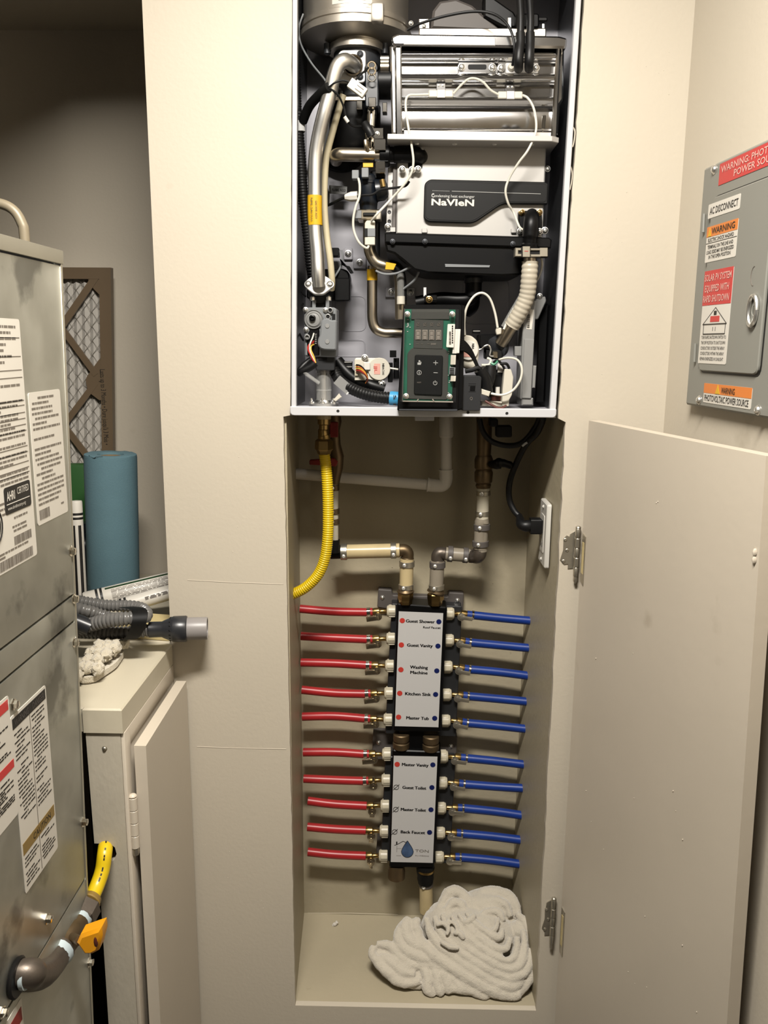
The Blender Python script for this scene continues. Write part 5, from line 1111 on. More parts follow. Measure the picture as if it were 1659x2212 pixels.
for mt_, pts in (('white_wire', [(678, 720, .024), (675, 730, .018), (670, 742, .012), (669, 752, .012), (672, 765, .01), (681, 782, .01)]), ('wire_red', [(678, 737, .024), (670, 742, .014), (665, 750, .012), (667, 760, .01), (676, 775, .01), (681, 784, .01)]), ('wire_yellow', [(678, 744, .024), (672, 748, .014), (672, 757, .011), (677, 768, .01), (682, 784, .01)]), ('wire_red', [(677, 740, .022), (668, 746, .013), (666, 757, .012), (672, 770, .01), (680, 786, .01)])): tb('valve_wire', pts, 1.6, mt_, gv, 8, 7)
m = MB()
for k in range(6): p = at(682, 722+k*4, .027); m.box(p.x-.0012, p.x+.0016, .026, .029, p.z-.0006, p.z+.0006)
m.build('terminal_pins', 'steel', gv, kind='stuff')
tb('black_sleeve', [(681, 784, .012), (672, 792, .012), (655, 801, .014), (646, 806, .02)], 8, 'black_rubber', None, 6, 12); tb('black_sleeve', [(672, 776, .035), (655, 790, .03), (644, 804, .022)], 6, 'black_rubber', None, 6, 12)
pt('valve_lower_block', rect(682, 768, 723, 800), .035, .04, 'dark_plastic', None, .003, 3); pt('block_window', rect(688, 771, 706, 779), .034, .003, 'black_matte', None, .0006)
m = MB(); zt_ = at(698, 798, .05).z; zb3 = at(698, 868, .05).z; cx = at(699, 830, .055).x
m.lathe((cx, .058, zb3), Z_, [(.0122, 0), (.0132, 0), (.0132, zt_-zb3), (.0122, zt_-zb3)], 28); m.build('clear_sight_tube', 'clear_tube', wh)
m = MB(); m.lathe((cx, .058, zb3), Z_, [(.007, 0), (.007, zt_-zb3)], 20); m.build('inner_gas_pipe', 'stainless_dull', wh)
for v in (806, 845): m = MB(); p = at(699, v, .045); m.lathe((cx, .058, p.z), Z_, [(.0134, 0), (.014, .0005), (.014, .002), (.0134, .0025)], 28, caps=False); m.build('tube_ring', 'clear_tube', wh)
m = MB(); m.lathe((cx, .055, zfl+.0002), Z_, [(.026, 0), (.026, .005), (.016, .006), (.014, .010), (0, .010)], 28); m.build('gas_inlet_flange', 'steel', wh)
for u in (673, 697, 721): m = MB(); p = at(u, 862, .04); m.lathe((p.x, .036, zfl+.004), Z_, [(.0045, 0), (.0045, .004), (.002, .005), (.002, .010), (0, .010)], 8); m.build('flange_bolt', 'steel', wh)
m = MB(); q = [at(720, 864, .03), at(725, 868, .03), at(738, 858, .03), at(732, 850, .03)]; m.prism(q, (0, .008, 0), .001); m.build('crimp_plug', 'cream', wh)
tb('clear_lead_tube', [(655, 803, .012), (670, 814, .01), (690, 828, .01)], 4, 'clear_tube', None, 5, 10)
# dark fan motor and board behind the gas pipe
pt('damper_motor', [(662, 645), (745, 648), (756, 600), (752, 585), (740, 580), (665, 582)], .10, .05, 'black_plastic', None, .004, 5); pt('motor_plate', rect(722, 600, 756, 650), .075, .03, 'black_plastic', None, .003, 4); pt('motor_tab', [(735, 560), (756, 590), (763, 588), (755, 575), (740, 572)], .09, .02, 'black_plastic', None, .002, 2)  # the plate is a black box of the fan motor
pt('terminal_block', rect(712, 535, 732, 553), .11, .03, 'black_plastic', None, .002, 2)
tb('thin_wire', [(738, 540, .1), (740, 560, .1), (734, 580, .1), (718, 605, .08)], 2.2, 'grey_plastic', None, 8, 7); tb('thin_wire', [(645, 535, .12), (643, 580, .12), (650, 625, .1), (660, 640, .08)], 2.2, 'black_matte', None, 8, 7); tb('thin_wire', [(655, 655, .1), (645, 680, .1), (643, 710, .1), (655, 735, .05)], 2.2, 'black_matte', None, 8, 7)
tb('thin_wire', [(812, 585, .04), (830, 592, .035), (858, 590, .03), (885, 578, .025), (902, 577, .025), (905, 585, .03), (895, 605, .035), (872, 624, .045)], 2.4, 'grey_plastic', None, 8, 7)
# flame rod lead with tag and connector
pt('paper_tag', [(711, 418), (749, 420), (750, 403), (711, 400)], .13, .001, 'grey_box', None, 0); m = MB(); lab(m, 'FLAME ROD', 717, 409.5, .1295, 30, 5, .02, ang=-math.radians(3)); m.build('tag_print', 'ink', wh)
tb('thin_wire', [(690, 450, .09), (712, 442, .06), (730, 433, .03), (745, 426, .02)], 3, 'black_matte', None, 6, 8); m = MB(); a = at(745, 426, .02); b = at(771, 424, .018); d = b-a; m.lathe(a, d, [(.004, 0), (.006, .004), (.0078, .010), (.0078, .021), (.006, d.length)], 8); m.build('wire_connector', 'white_plastic', wh)
tb('thin_wire', [(770, 425, .018), (785, 422, .012), (805, 420, .01), (822, 410, .01), (850, 406, .012), (875, 402, .01), (884, 392, .006)], 2.6, 'black_matte', None, 8, 8)
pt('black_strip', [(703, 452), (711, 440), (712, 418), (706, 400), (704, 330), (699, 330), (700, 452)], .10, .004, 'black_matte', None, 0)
# black disc added to stand in for the shade behind the elbow
m = MB(); p = at(735, 300, .13); m.lathe(p+Vector((0, .03, 0)), FRONT, [(px(62, p), 0), (px(62, p), .02), (px(50, p), .03), (0, .03)], 36); m.build('shade_disc', 'black_plastic', wh)
# left flow motor
lm = pt('flow_motor', [(767, 821), (800, 823), (828, 823), (838, 812), (842, 798), (840, 786), (832, 776), (824, 774), (768, 773), (765, 780)], .045, .035, 'white_plastic', None, .003, 3)
m = MB(); p = at(819, 797, .045); m.lathe(p, FRONT, [(px(24, p), 0), (px(24, p), .003), (px(23, p), .004), (0, .004)], 32); m.build('motor_cover', 'cream', lm)
m = MB(); q = at(815, 797, .0408); m.box(q.x-.0055, q.x+.005, .0405, .0412, q.z-.009, q.z+.009); m.build('motor_sticker', 'label_pink', lm)
m = MB(); lab(m, 'JJL', 812, 790, .0404, 14, 6, 0, ang=-math.pi/2); m.build('sticker_print', 'label_red', lm); m = MB(); lab(m, 'NBAC101', 828, 785, .0408, 24, 4.5, .02, ang=-math.pi/2); m.build('motor_print', 'ink', lm)
pt('motor_shoulder', rect(766, 776, 790, 822), .040, .01, 'cream', lm, .002, 2); pt('motor_step', rect(785, 782, 800, 800), .038, .01, 'white_plastic', lm, .002, 3)
scr(788, 773, .04, 6); scr(824, 830, .045, 7)
pt('motor_clip', [(744, 803), (760, 803), (761, 781), (744, 780)], .06, .01, 'black_matte', None, .001); 
for v in (781, 791, 801): pt('clip_shine', rect(744, v, 760, v+2.5), .058, .004, 'steel')
m = MB()
for k in range(7): p = at(769, 788+k*3.6, .038); m.box(p.x-.002, p.x+.003, .036, .04, p.z-.001, p.z+.001)
m.build('motor_pins', 'ivory', lm, kind='stuff')
for k, mt_ in enumerate(('black_matte', 'wire_orange', 'wire_yellow', 'wire_red', 'wire_brown')): tb('motor_wire', [(770, 788+k*4, .036), (780, 791+k*3.5, .026), (790, 803+k*2, .024), (794, 818+k, .026), (790, 828, .03)], 1.7, mt_, lm, 8, 7)
tb('motor_shaft', [(840, 795, .05), (860, 798, .05)], 2, 'cream', None, 3, 8); pt('motor_mount', rect(838, 784, 848, 826), .05, .03, 'black_plastic', None, .002, 2); pt('rail', rect(842, 757, 856, 772), .06, .02, 'black_plastic', None, .001); pt('rail', rect(850, 774, 862, 818), .07, .04, 'black_plastic', None, .002)
# black ribbed hose with label and blue tape
m = MB(); P = path([(722, 800, .06), (735, 822, .05), (757, 838, .036), (785, 850, .024), (815, 857, .016), (845, 860, .012), (866, 862, .008)], 16); corr(m, P, px(13, P[40]), .0052, .0013, 18); bh = m.build('drain_loom', 'black_rubber', wh)
tb('drain_tube', [(728, 780, .07), (745, 800, .066), (768, 820, .058), (800, 832, .05), (830, 842, .05)], 14, 'black_plastic', None, 8, 16)
tb('blue_tape', [(843, 860, .012), (862, 861.5, .0095)], 15, 'label_blue', bh, 4, 20); m = MB(); lab(m, 'S I', 853, 853, -.0015, 22, 6, .02, ang=-math.pi/2); m.build('tape_print', 'ink', bh)
c = A((742, 832, .03)); d = (A((757, 845, .03))-c).normalized(); m = MB(); m.obox(c, (d, FRONT, d.cross(FRONT)), .015, .0005, .0085); m.build('hose_tag', 'grey_box', bh)
c2 = c+d*.014+FRONT*.001; m = MB(); m.obox(c2, (d, FRONT, d.cross(FRONT)), .0012, .001, .0085); m.build('tag_edge', 'tape_white', bh)
# ================================================================== piping under the heater
gh = thing('gas_hose', 'yellow corrugated gas hose with brass fittings hanging under the heater', 'gas hose', tuple(at(700, 900, .10)))
HY = .10
a = at(700, 898, HY); 
def stack(par, pts, mat, name, n=20):
    P = [at(u, v, Y) for u, v, r, Y in pts]; m = MB(); m.tube(P, [px(p[2], q) for p, q in zip(pts, P)], n); return m.build(name, mat, par)
stack(gh, [(699, 893, 16, HY), (699, 905, 16, HY)], 'pex_clear', 'collar'); stack(gh, [(700, 904, 12, HY), (700, 905, 14, HY), (700, 916, 14, HY), (700, 918, 11, HY), (700, 927, 11, HY)], 'brass', 'nipple')
stack(gh, [(699, 927, 11, HY), (699, 929, 12, HY), (699, 940, 12, HY), (700, 941, 14, HY), (700, 944, 14, HY), (700, 950, 12, HY)], 'brass', 'adapter'); stack(gh, [(700, 948, 14, HY), (700, 952, 19, HY), (700, 970, 20, HY), (700, 974, 16, HY), (700, 981, 14, HY)], 'brass', 'flare_nut', 6)
m = MB(); P = path([(700, 978, HY), (705, 1015, HY), (708, 1060, HY), (709, 1110, HY), (708, 1160, HY), (702, 1205, HY+.002), (688, 1240, HY+.004), (664, 1266, HY+.006), (640, 1280, HY+.008), (612, 1290, HY+.01)], 16); corr(m, P, px(12.2, P[30]), .0042, .0010, 20); m.build('corrugated_hose', 'yellow_coat', gh)
rv = thing('hot_water_valve', 'brass isolation valve with red handles half hidden behind the yellow hose', 'valve', tuple(at(725, 900, .17)))
VY = .17
stack(rv, [(722, 895, 14, VY), (722, 910, 16, VY), (722, 930, 12, VY), (724, 960, 12, VY), (728, 985, 15, VY), (728, 1010, 13, VY), (724, 1030, 12, VY), (722, 1045, 11, VY)], 'bronze', 'valve_body')
m = MB(); m.plate(rect(712, 912, 730, 945), VY-.03, .008, .002, 3); m.build('handle', 'red_coat', rv); m = MB(); m.plate([(668, 1004), (726, 1008), (730, 998), (722, 990), (668, 994)], VY-.02, .010, .002, 3); m.build('handle', 'red_coat', rv)
hp = thing('hot_supply_pipe', 'cream plastic pipe with steel clamps running from behind the yellow hose to the manifold', 'pipe', tuple(at(722, 1050, VY)))
stack(hp, [(722, 1043, 9, VY), (722, 1180, 9, VY)], 'pex_white', 'riser')
def clamp(par, pts, rp, name='clamp', mat='hinge_steel', nub=True):
    P = [A(p) for p in pts]; r = px(rp, P[0]); m = MB(); d = P[1]-P[0]; m.lathe(P[0], d, [(r*.97, 0), (r*1.02, .0006), (r*1.02, d.length-.0006), (r*.97, d.length)], 24)
    o = m.build(name, mat, par)
    if nub:
        c = (P[0]+P[1])/2; dn = d.normalized(); m = MB(); s = dn.cross(FRONT).normalized(); q = c+(FRONT-dn*FRONT.dot(dn)).normalized()*r*.95-Z_*(0 if abs(dn.z) > .5 else r*.35)+(s*r*.35 if abs(dn.z) > .5 else Vector())
        m.lathe(q, FRONT, [(.0042, -.002), (.0042, .0015), (.002, .0025), (.001, .0008)], 12); m.build('clamp_screw', 'steel', o)
    return o
for v in (1053, 1104, 1126): clamp(hp, [(722, v-6, VY), (722, v+6, VY)], 11, mat='bronze')
stack(hp, [(708, 1193, 15, VY+.02), (735, 1192, 15, VY+.02)], 'black_matte', 'tee'); stack(hp, [(722, 1165, 12, VY), (720, 1192, 14, VY)], 'black_matte', 'tee')
PY = .195
stack(hp, [(738, 1192, 15.5, PY), (863, 1189, 15.5, PY)], 'pex_clear', 'tube'); clamp(hp, [(736, 1192, PY), (750, 1192, PY)], 17.5); clamp(hp, [(844, 1189.5, PY), (856, 1189.2, PY)], 16.8); 
def elbow(par, pts, rp, mat='bronze', k=8):
    P = path(pts, k); r = px(rp, P[0]); m = MB(); R = [r]*len(P); R[0] = R[1] = R[-1] = R[-2] = r*1.08; m.tube(P, R, 20); return m.build('elbow', mat, par)
elbow(hp, [(862, 1189, PY), (874, 1189, PY), (880, 1195, PY), (880, 1206, PY)], 13.5)
stack(hp, [(879, 1206, 15, PY), (877, 1276, 14.5, PY)], 'pex_clear', 'tube'); clamp(hp, [(879, 1212, PY), (879, 1224, PY)], 16.5); clamp(hp, [(877, 1262, PY), (877, 1272, PY)], 16)
stack(hp, [(876, 1272, 15, PY), (876, 1277, 19, PY), (876, 1279, 18, PY)], 'bronze', 'collar'); stack(hp, [(876, 1279, 15, PY), (876, 1281, 16.5, PY), (876, 1294, 16.5, PY), (876, 1296, 15, PY), (876, 1304, 14, PY)], 'brass', 'brass_nut', 6)
cp = thing('cold_supply_pipe', 'grey and white pipe with brown valve and clamps stepping down to the manifold', 'pipe', tuple(at(1043, 900, VY)))
stack(cp, [(1046, 893, 17, VY), (1046, 955, 16, VY), (1045, 985, 15, VY)], 'bronze', 'riser')
stack(cp, [(1045, 984, 17, VY), (1045, 992, 20, VY), (1045, 1010, 20, VY), (1045, 1014, 17, VY), (1045, 1020, 20, VY), (1044, 1040, 19, VY), (1044, 1044, 15, VY), (1044, 1048, 17, VY), (1044, 1054, 15, VY)], 'bronze', 'valve_body')
m = MB(); m.tube(path([(1058, 1003, VY-.02), (1072, 1003, VY-.03), (1084, 1000, VY-.034), (1106, 1006, VY-.034)], 5), [px(q, at(1080, 1003, VY)) for q in (6, 7, 8, 9, 10, 11, 11, 12, 12, 11, 9, 9, 8, 8, 8, 6)], 12); m.build('handle', 'black_plastic', cp)
stack(cp, [(1044, 1054, 13.5, VY), (1042, 1120, 13.5, VY)], 'pex_white', 'tube'); clamp(cp, [(1044, 1060, VY), (1044, 1070, VY)], 15); clamp(cp, [(1042, 1104, VY), (1042, 1114, VY)], 14.5)
stack(cp, [(1042, 1120, 14, VY), (1041, 1128, 16, VY), (1040, 1130, 15, VY), (1038, 1190, 15, VY)], 'pex_grey', 'tube'); clamp(cp, [(1041, 1132, VY), (1041, 1144, VY)], 17.5, mat='bracket_grey'); clamp(cp, [(1038, 1168, VY), (1038, 1180, VY)], 17.5, mat='bracket_grey')
elbow(cp, [(1037, 1186, VY), (1036, 1198, VY), (1030, 1203, VY+.01), (1018, 1201, PY)], 14.5, 'black_iron')
stack(cp, [(1022, 1201, 14.5, PY), (962, 1196, 14.5, PY)], 'pex_grey', 'tube'); clamp(cp, [(1011, 1200, PY), (1000, 1199, PY)], 16.5, mat='bracket_grey'); clamp(cp, [(978, 1197, PY), (967, 1196, PY)], 17, mat='bracket_grey')
elbow(cp, [(962, 1196, PY), (950, 1195, PY), (945, 1201, PY), (945, 1212, PY)], 13.5, 'black_iron')
stack(cp, [(945, 1211, 15.5, PY), (942, 1277, 15, PY)], 'pex_grey', 'tube'); clamp(cp, [(945, 1213, PY), (945, 1226, PY)], 17, mat='bracket_grey'); clamp(cp, [(943, 1263, PY), (943, 1273, PY)], 16.5)
stack(cp, [(942, 1274, 15, PY), (942, 1278, 20, PY), (941, 1280, 19, PY)], 'bronze', 'collar'); stack(cp, [(941, 1281, 16, PY), (941, 1283, 18, PY), (941, 1294, 18, PY), (940, 1297, 16, PY), (940, 1306, 15, PY)], 'brass', 'brass_nut', 6)
# white drain pipe
dpz = thing('drain_pipe', 'white plastic drain pipe dropping from the heater and turning into the niche wall', 'pipe', tuple(at(963, 900, .20)))
DY = .205
stack(dpz, [(963, 893, 12, DY), (964, 1022, 12, DY)], 'pvc', 'riser'); stack(dpz, [(963, 893, 14, DY), (964, 897, 15.5, DY), (964, 942, 15.5, DY), (964, 945, 13, DY)], 'pvc', 'coupling')
elbow(dpz, [(963, 1014, DY), (963, 1036, DY), (957, 1047, DY), (944, 1049, DY), (923, 1047, DY)], 14.5, 'pvc'); stack(dpz, [(925, 1047, 12, DY), (610, 1021, 12, DY)], 'pvc', 'run')
m = MB(); m.plate(rect(896, 895, 938, 909), .10, .04, .002, 2); o = m.build('junction_knockout', 'white_metal', wh)
# power cord and receptacle
pc = thing('power_cord', 'black power cord looping from the heater to the wall outlet', 'power cord', tuple(at(1110, 1100, .15)))
m = MB(); m.tube(path([(1172, 900, .065), (1172, 908, .07), (1160, 935, .09), (1138, 958, .11), (1120, 990, .13), (1104, 1030, .15), (1099, 1060, .15), (1102, 1085, .15), (1112, 1105, .145), (1122, 1115, .14)], 10), px(6.5, at(1100, 1060, .15)), 12); m.build('cord', 'black_rubber', pc)
m = MB(); m.tube(path([(1036, 905, .12), (1042, 930, .12), (1060, 952, .12), (1090, 962, .12), (1120, 960, .115), (1140, 945, .11), (1158, 920, .10), (1166, 901, .09)], 8), px(6, at(1090, 960, .12)), 10); m.build('cord_loop', 'black_rubber', pc)
tb('cable_tie', [(1128, 964, .10), (1135, 958, .10), (1139, 956, .10)], 2.5, 'tape_white', pc, 3, 8)
m = MB(); m.plate(rect(1072, 920, 1106, 945), .10, .02, .003, 4); m.plate(rect(1058, 905, 1076, 922), .10, .02, .003, 4); m.build('cord_plug', 'black_matte', pc, kind='stuff')
def rw(u, v, X): return atx(u, v, X)
XO = .2615
ot = thing('outlet', 'white duplex wall outlet plate on the inner side wall of the niche', 'outlet', tuple(rw(1168, 1150, XO)))
yA, yB = rw(1181, 1100, .2595).y, rw(1157, 1110, .2605).y
zA, zB = rw(1181, 1090, .2595).z, rw(1176, 1222, .2595).z
yB = yA+.070; zB = zA-.118
m = MB(); m.prism(rnd([Vector((.2600, yA, zB)), Vector((.2600, yB, zB)), Vector((.2600, yB, zA)), Vector((.2600, yA, zA))], .004, 3), (.008, 0, 0), .002); m.build('cover_plate', 'white_plastic', ot)
m = MB(); yc_ = (yA+yB)/2; m.prism(rnd([Vector((.2588, yc_-.017, zB+.024)), Vector((.2588, yc_+.017, zB+.024)), Vector((.2588, yc_+.017, zA-.024)), Vector((.2588, yc_-.017, zA-.024))], .003, 3), (.003, 0, 0), .0006); rcp = m.build('receptacle', 'white_plastic', ot)
m = MB()
for dy in (-.006, .006): m.box(.2584, .2592, yc_+dy-.001, yc_+dy+.001, zB+.034, zB+.042)
m.build('blade_slot', 'ink', rcp, kind='stuff')
m = MB(); m.screw(Vector((.2600, yc_, zA-.010)), -X_, .003); m.build('screw', 'white_plastic', ot); m = MB(); m.screw(Vector((.2600, yc_, zB+.010)), -X_, .003); m.build('screw', 'white_plastic', ot)
pz_ = zA-.046; m = MB(); m.prism(rnd([Vector((.2585-.03*0, yc_-.012, pz_-.014)), Vector((.2585, yc_+.012, pz_-.014)), Vector((.2585, yc_+.012, pz_+.014)), Vector((.2585, yc_-.012, pz_+.014))], .003, 3), (-.022, 0, 0), .003)
m.tube(catmull([Vector((.239, yc_, pz_)), Vector((.222, yc_, pz_+.001)), A((1122, 1115, .14))], 5), [.011]*4+[.0095]*3+[.008]*2+[.006]*2, 14); m.build('plug', 'black_rubber', pc)

# ================================================================== water manifold
MY = .190
mf = thing('manifold', 'black plumbing manifold with white port-name labels between the red and the blue tubes', 'manifold', tuple(at(900, 1600, .24)))
def mp(n, uv, Y, d, mat, par=None, b=0, r=0): return MB().plate(uv, Y, d, b, r).build(n, mat, par or mf)
mp('mount_bracket', [(815, 1312), (840, 1316), (985, 1326), (1000, 1322), (1002, 1282), (970, 1280), (968, 1290), (848, 1286), (846, 1275), (817, 1273)], .250, .019, 'bracket_grey', None, .002, 3)
mp('mount_bracket', [(803, 1640), (985, 1650), (988, 1590), (806, 1580)], .250, .019, 'bracket_grey', None, .002, 3)
mp('mount_bracket', [(812, 1850), (958, 1856), (962, 1800), (816, 1794)], .252, .017, 'bracket_grey', None, .002, 3)
for u, v in ((826, 1291), (988, 1297), (818, 1604), (974, 1612)):
    m = MB(); m.screw(at(u, v, .250), FRONT, .004); m.build('screw', 'steel', mf)
bk = [(832, 1585), (985, 1592), (998, 1310), (846, 1304)]
mp('back_body', bk, .222, .028, 'dark_plastic', None, .004, 3); mp('back_body', [(822, 1860), (972, 1866), (984, 1640), (832, 1634)], .222, .028, 'dark_plastic', None, .004, 3)
b1 = mp('upper_body', [(850, 1580), (952, 1582), (966, 1312), (858, 1304)], MY, .045, 'black_plastic', None, .004, 4)
b2 = mp('lower_body', [(841, 1874), (938, 1876), (953, 1624), (848, 1620)], MY, .045, 'black_plastic', None, .004, 4)
mp('bridge', [(858, 1630), (945, 1632), (948, 1572), (860, 1570)], MY+.012, .03, 'black_plastic', None, .003, 4)
for u, v0 in ((867, 1584), (931, 1588)):
    m = MB(); a = at(u, v0, MY+.012); b = at(u-.8, v0+32, MY+.012); d = b-a; r = px(17.5, a); L = d.length; m.lathe(a, d, [(r*.85, 0), (r, .002), (r, L*.44), (r*.85, L*.5), (r*.85, L*.54), (r*1.03, L*.6), (r*1.03, L-.002), (r*.85, L)], 24); m.build('union_nut', 'bronze', mf)
m = MB(); a = at(857, 1868, MY+.015); b = at(856, 1896, MY+.015); r = px(19, a); d = b-a; m.lathe(a, d, [(r*.9, 0), (r*.95, d.length*.4), (r*.98, d.length*.45), (r*.98, d.length*.95), (r*.85, d.length), (0, d.length)], 24); m.build('end_cap', 'bronze', mf)
m = MB(); a = at(919, 1868, MY+.015); b = at(919, 1906, MY+.015); r = px(19, a); d = b-a; L = d.length; m.lathe(a, d, [(r, 0), (r*1.05, L*.15), (r, L*.4), (r*.92, L*.6), (r*.95, L*.75), (r*.85, L)], 24); m.build('outlet_adapter', 'black_matte', mf); stack(mf, [(920, 1876, 18.4, MY+.012), (920, 1880, 18.8, MY+.012)], 'brass', 'brass_ring')
# labels
lp = [at(u, v, MY) for u, v in ((853, 1568), (947, 1572), (958, 1324), (862, 1320))]
def mlabel(us, name):
    p = [at(u, v, MY-.0002) for u, v in us]; return MB().prism(p, (0, .0006, 0)).build(name, 'label_gloss', mf)
L1 = mlabel(((853, 1568.5), (947, 1571), (957.5, 1324.5), (861.5, 1320.5)), 'upper_label'); L2 = mlabel(((844, 1862), (935, 1864), (945, 1634.5), (850.5, 1632.5)), 'lower_label')
LY = MY-.0004
ang = -math.radians(1.3)
ports = [((869, 1340.5), (948, 1343), ['Guest Shower'], 908, 1342, 62), ((867, 1393), (946, 1395.5), ['Guest Vanity'], 907, 1394, 55), ((866, 1446.5), (943.5, 1449), ['Washing', 'Machine'], 905, 1447, 38), ((863.5, 1497.5), (941, 1500), ['Kitchen Sink'], 903, 1499, 55), ((861, 1549), (939, 1551.5), ['Master Tub'], 902, 1551, 48),
         ((858, 1651), (935, 1652), ['Master Vanity'], 897, 1652, 57), (None, (933, 1701), ['Guest Toilet'], 895, 1701.5, 51), (None, (931, 1749), ['Master Toilet'], 893, 1749, 54), (None, (928, 1798), ['Back Faucet'], 892, 1797.5, 52)]
empt = [(856, 1700.5), (855, 1748.5), (852.5, 1797)]
k = 0
for rd, bl, txt, tu, tv, tw in ports:
    par = L1 if tv < 1600 else L2
    m = MB(); p = at(*bl, LY); m.lathe(p, FRONT, [(px(5.6, p), 0), (px(5.6, p), .0003), (0, .0003)], 20); m.build('blue_dot', 'dot_blue', par)
    if rd: m = MB(); p = at(*rd, LY); m.lathe(p, FRONT, [(px(5.8, p), 0), (px(5.8, p), .0003), (0, .0003)], 20); m.build('red_dot', 'dot_red', par)
    else:
        m = MB(); p = at(*empt[k], LY-.0002); r = px(5.4, p); m.tube([p+X_*r*math.cos(t*.3142)+Z_*r*math.sin(t*.3142) for t in range(21)], .0005, 5); m.tube([p+X_*r*1.2+Z_*r*1.2, p-X_*r*1.2-Z_*r*1.2], .0005, 5); m.build('empty_symbol', 'ink', par); k += 1
    m = MB()
    for i, s in enumerate(txt): [lab(m, s, tu+dx, tv+(i*11.5-5.8 if len(txt) > 1 else 0), LY, tw if i == 0 else tw*.97, 7, 0, 'C', 0, ang) for dx in (-.45, 0, .45)]
    m.build('port_name', 'ink', par)
m = MB(); lab(m, 'Roof Faucet', 933, 1355.5, LY, 38, 4.6, .02, 'C', 0, ang); m.build('port_note', 'ink', L1)
# house-and-drop mark and name at the foot
m = MB(); P = []
for i in range(25):
    t = 2*math.pi*i/24; r = 13; x = r*math.sin(t); y = -r*math.cos(t)
    if y < 0: f_ = (-y/r); x *= (1-.75*f_**1.3); y *= 1.75 if True else 1
    P.append(at(880+x, 1839+y, LY-.0001))
P = P[:-1]; P.reverse(); m.prism(P, (0, .0004, 0)); dr_ = m.build('drop_mark', 'drop_blue', L2)
m = MB(); m.tube([p+Vector((0, -.0001, 0)) for p in P]+[P[0]+Vector((0, -.0001, 0))], .0005, 5); m.tube([at(852, 1826, LY-.0001), at(858, 1824, LY-.0001), at(871, 1817, LY-.0001), at(879, 1821, LY-.0001)], .0005, 5); m.box(at(857, 1822, LY).x-.0013, at(857, 1822, LY).x+.0013, LY-.0003, LY, at(857, 1824, LY).z, at(857, 1818, LY).z); m.build('house_outline', 'ink', L2)
m = MB(); lab(m, 'TON', 897, 1837.5, LY, 29, 6.5, .0, 'L', 0, ang); m.tube([at(857.5, 1827, LY), at(857, 1841, LY)], .00035, 4); m.tube([at(857.5, 1833, LY), at(868, 1833, LY)], .00035, 4); lab(m, 'PLUMBING', 897, 1848, LY, 29, 2.6, .0, 'L', 0, ang); m.tube([at(856, 1848, LY), at(866, 1848, LY)], .0005, 4); m.build('company_name', 'ink_grey', L2)
# port nuts, valves and the tubes
names = ['Guest Shower', 'Guest Vanity', 'Washing Machine', 'Kitchen Sink', 'Master Tub', 'Master Vanity', 'Guest Toilet', 'Master Toilet', 'Back Faucet', 'lowest unnamed']
red = [((648, 1315), (722, 1321), (792, 1322.5)), ((650, 1374), (722, 1378), (792, 1381)), ((650, 1431), (722, 1433), (790, 1437)), ((652, 1490), (722, 1497), (788, 1499)), ((653, 1548), (722, 1547), (787, 1552)), ((655, 1625), (722, 1625), (785, 1629)), ((656, 1682), (722, 1685), (784, 1687)), ((665, 1730), (722, 1737), (792, 1741)), ((664, 1786), (722, 1791), (790, 1794)), ((665, 1840), (722, 1846), (790, 1849))]
nutl = [(845, 1320), (844, 1379.5), (841.5, 1438), (839.5, 1497), (838, 1554), (835, 1629), (833.5, 1685), (831.5, 1740), (829.5, 1795), (828, 1848)]
nutr = [(972, 1325), (971, 1382.5), (968, 1440), (966, 1500), (963.5, 1556), (958.5, 1634), (957, 1690), (954, 1744.5), (952, 1798), (949.5, 1850.5)]
blue = [((1022, 1329), (1080, 1335), (1147, 1341)), ((1016, 1388), (1080, 1394), (1145, 1400)), ((1015, 1446), (1080, 1452), (1143, 1460)), ((1012, 1504), (1080, 1510), (1142, 1516)), ((1010, 1562), (1075, 1568), (1140, 1575)), ((1008, 1638), (1070, 1644), (1136, 1652)), ((1003, 1694), (1070, 1699), (1134, 1703)), ((1001, 1746), (1070, 1753), (1133, 1762)), ((998, 1801), (1065, 1807), (1130, 1815)), ((995, 1852), (1062, 1858), (1127, 1867))]
TY = .222
def nut(u, v, s, r=13.5, w_=9.5):
    a = at(u-w_*s, v-.3*s*0, TY); b = at(u+w_*s, v, TY); d = b-a; rr = px(r, a); L = d.length; m = MB(); n = 24
    prof = [(.72, 0), (.86, .06), (.93, .2), (1, .22), (1, .94), (.9, 1)]
    for q, h in prof: pass
    m.lathe(a, d, [(rr*q, L*h) for q, h in prof], n)
    dn = d.normalized()
    for i in range(6):
        t = math.radians(i*60+20); w2 = Z_*math.cos(t)+dn.cross(Z_)*math.sin(t); m.obox(a+dn*L*.6+w2*rr*.98, (dn, w2, dn.cross(w2)), L*.36, .0012, .0022, .0006)
    return m.build('port_nut', 'ivory', mf)
OX = .085
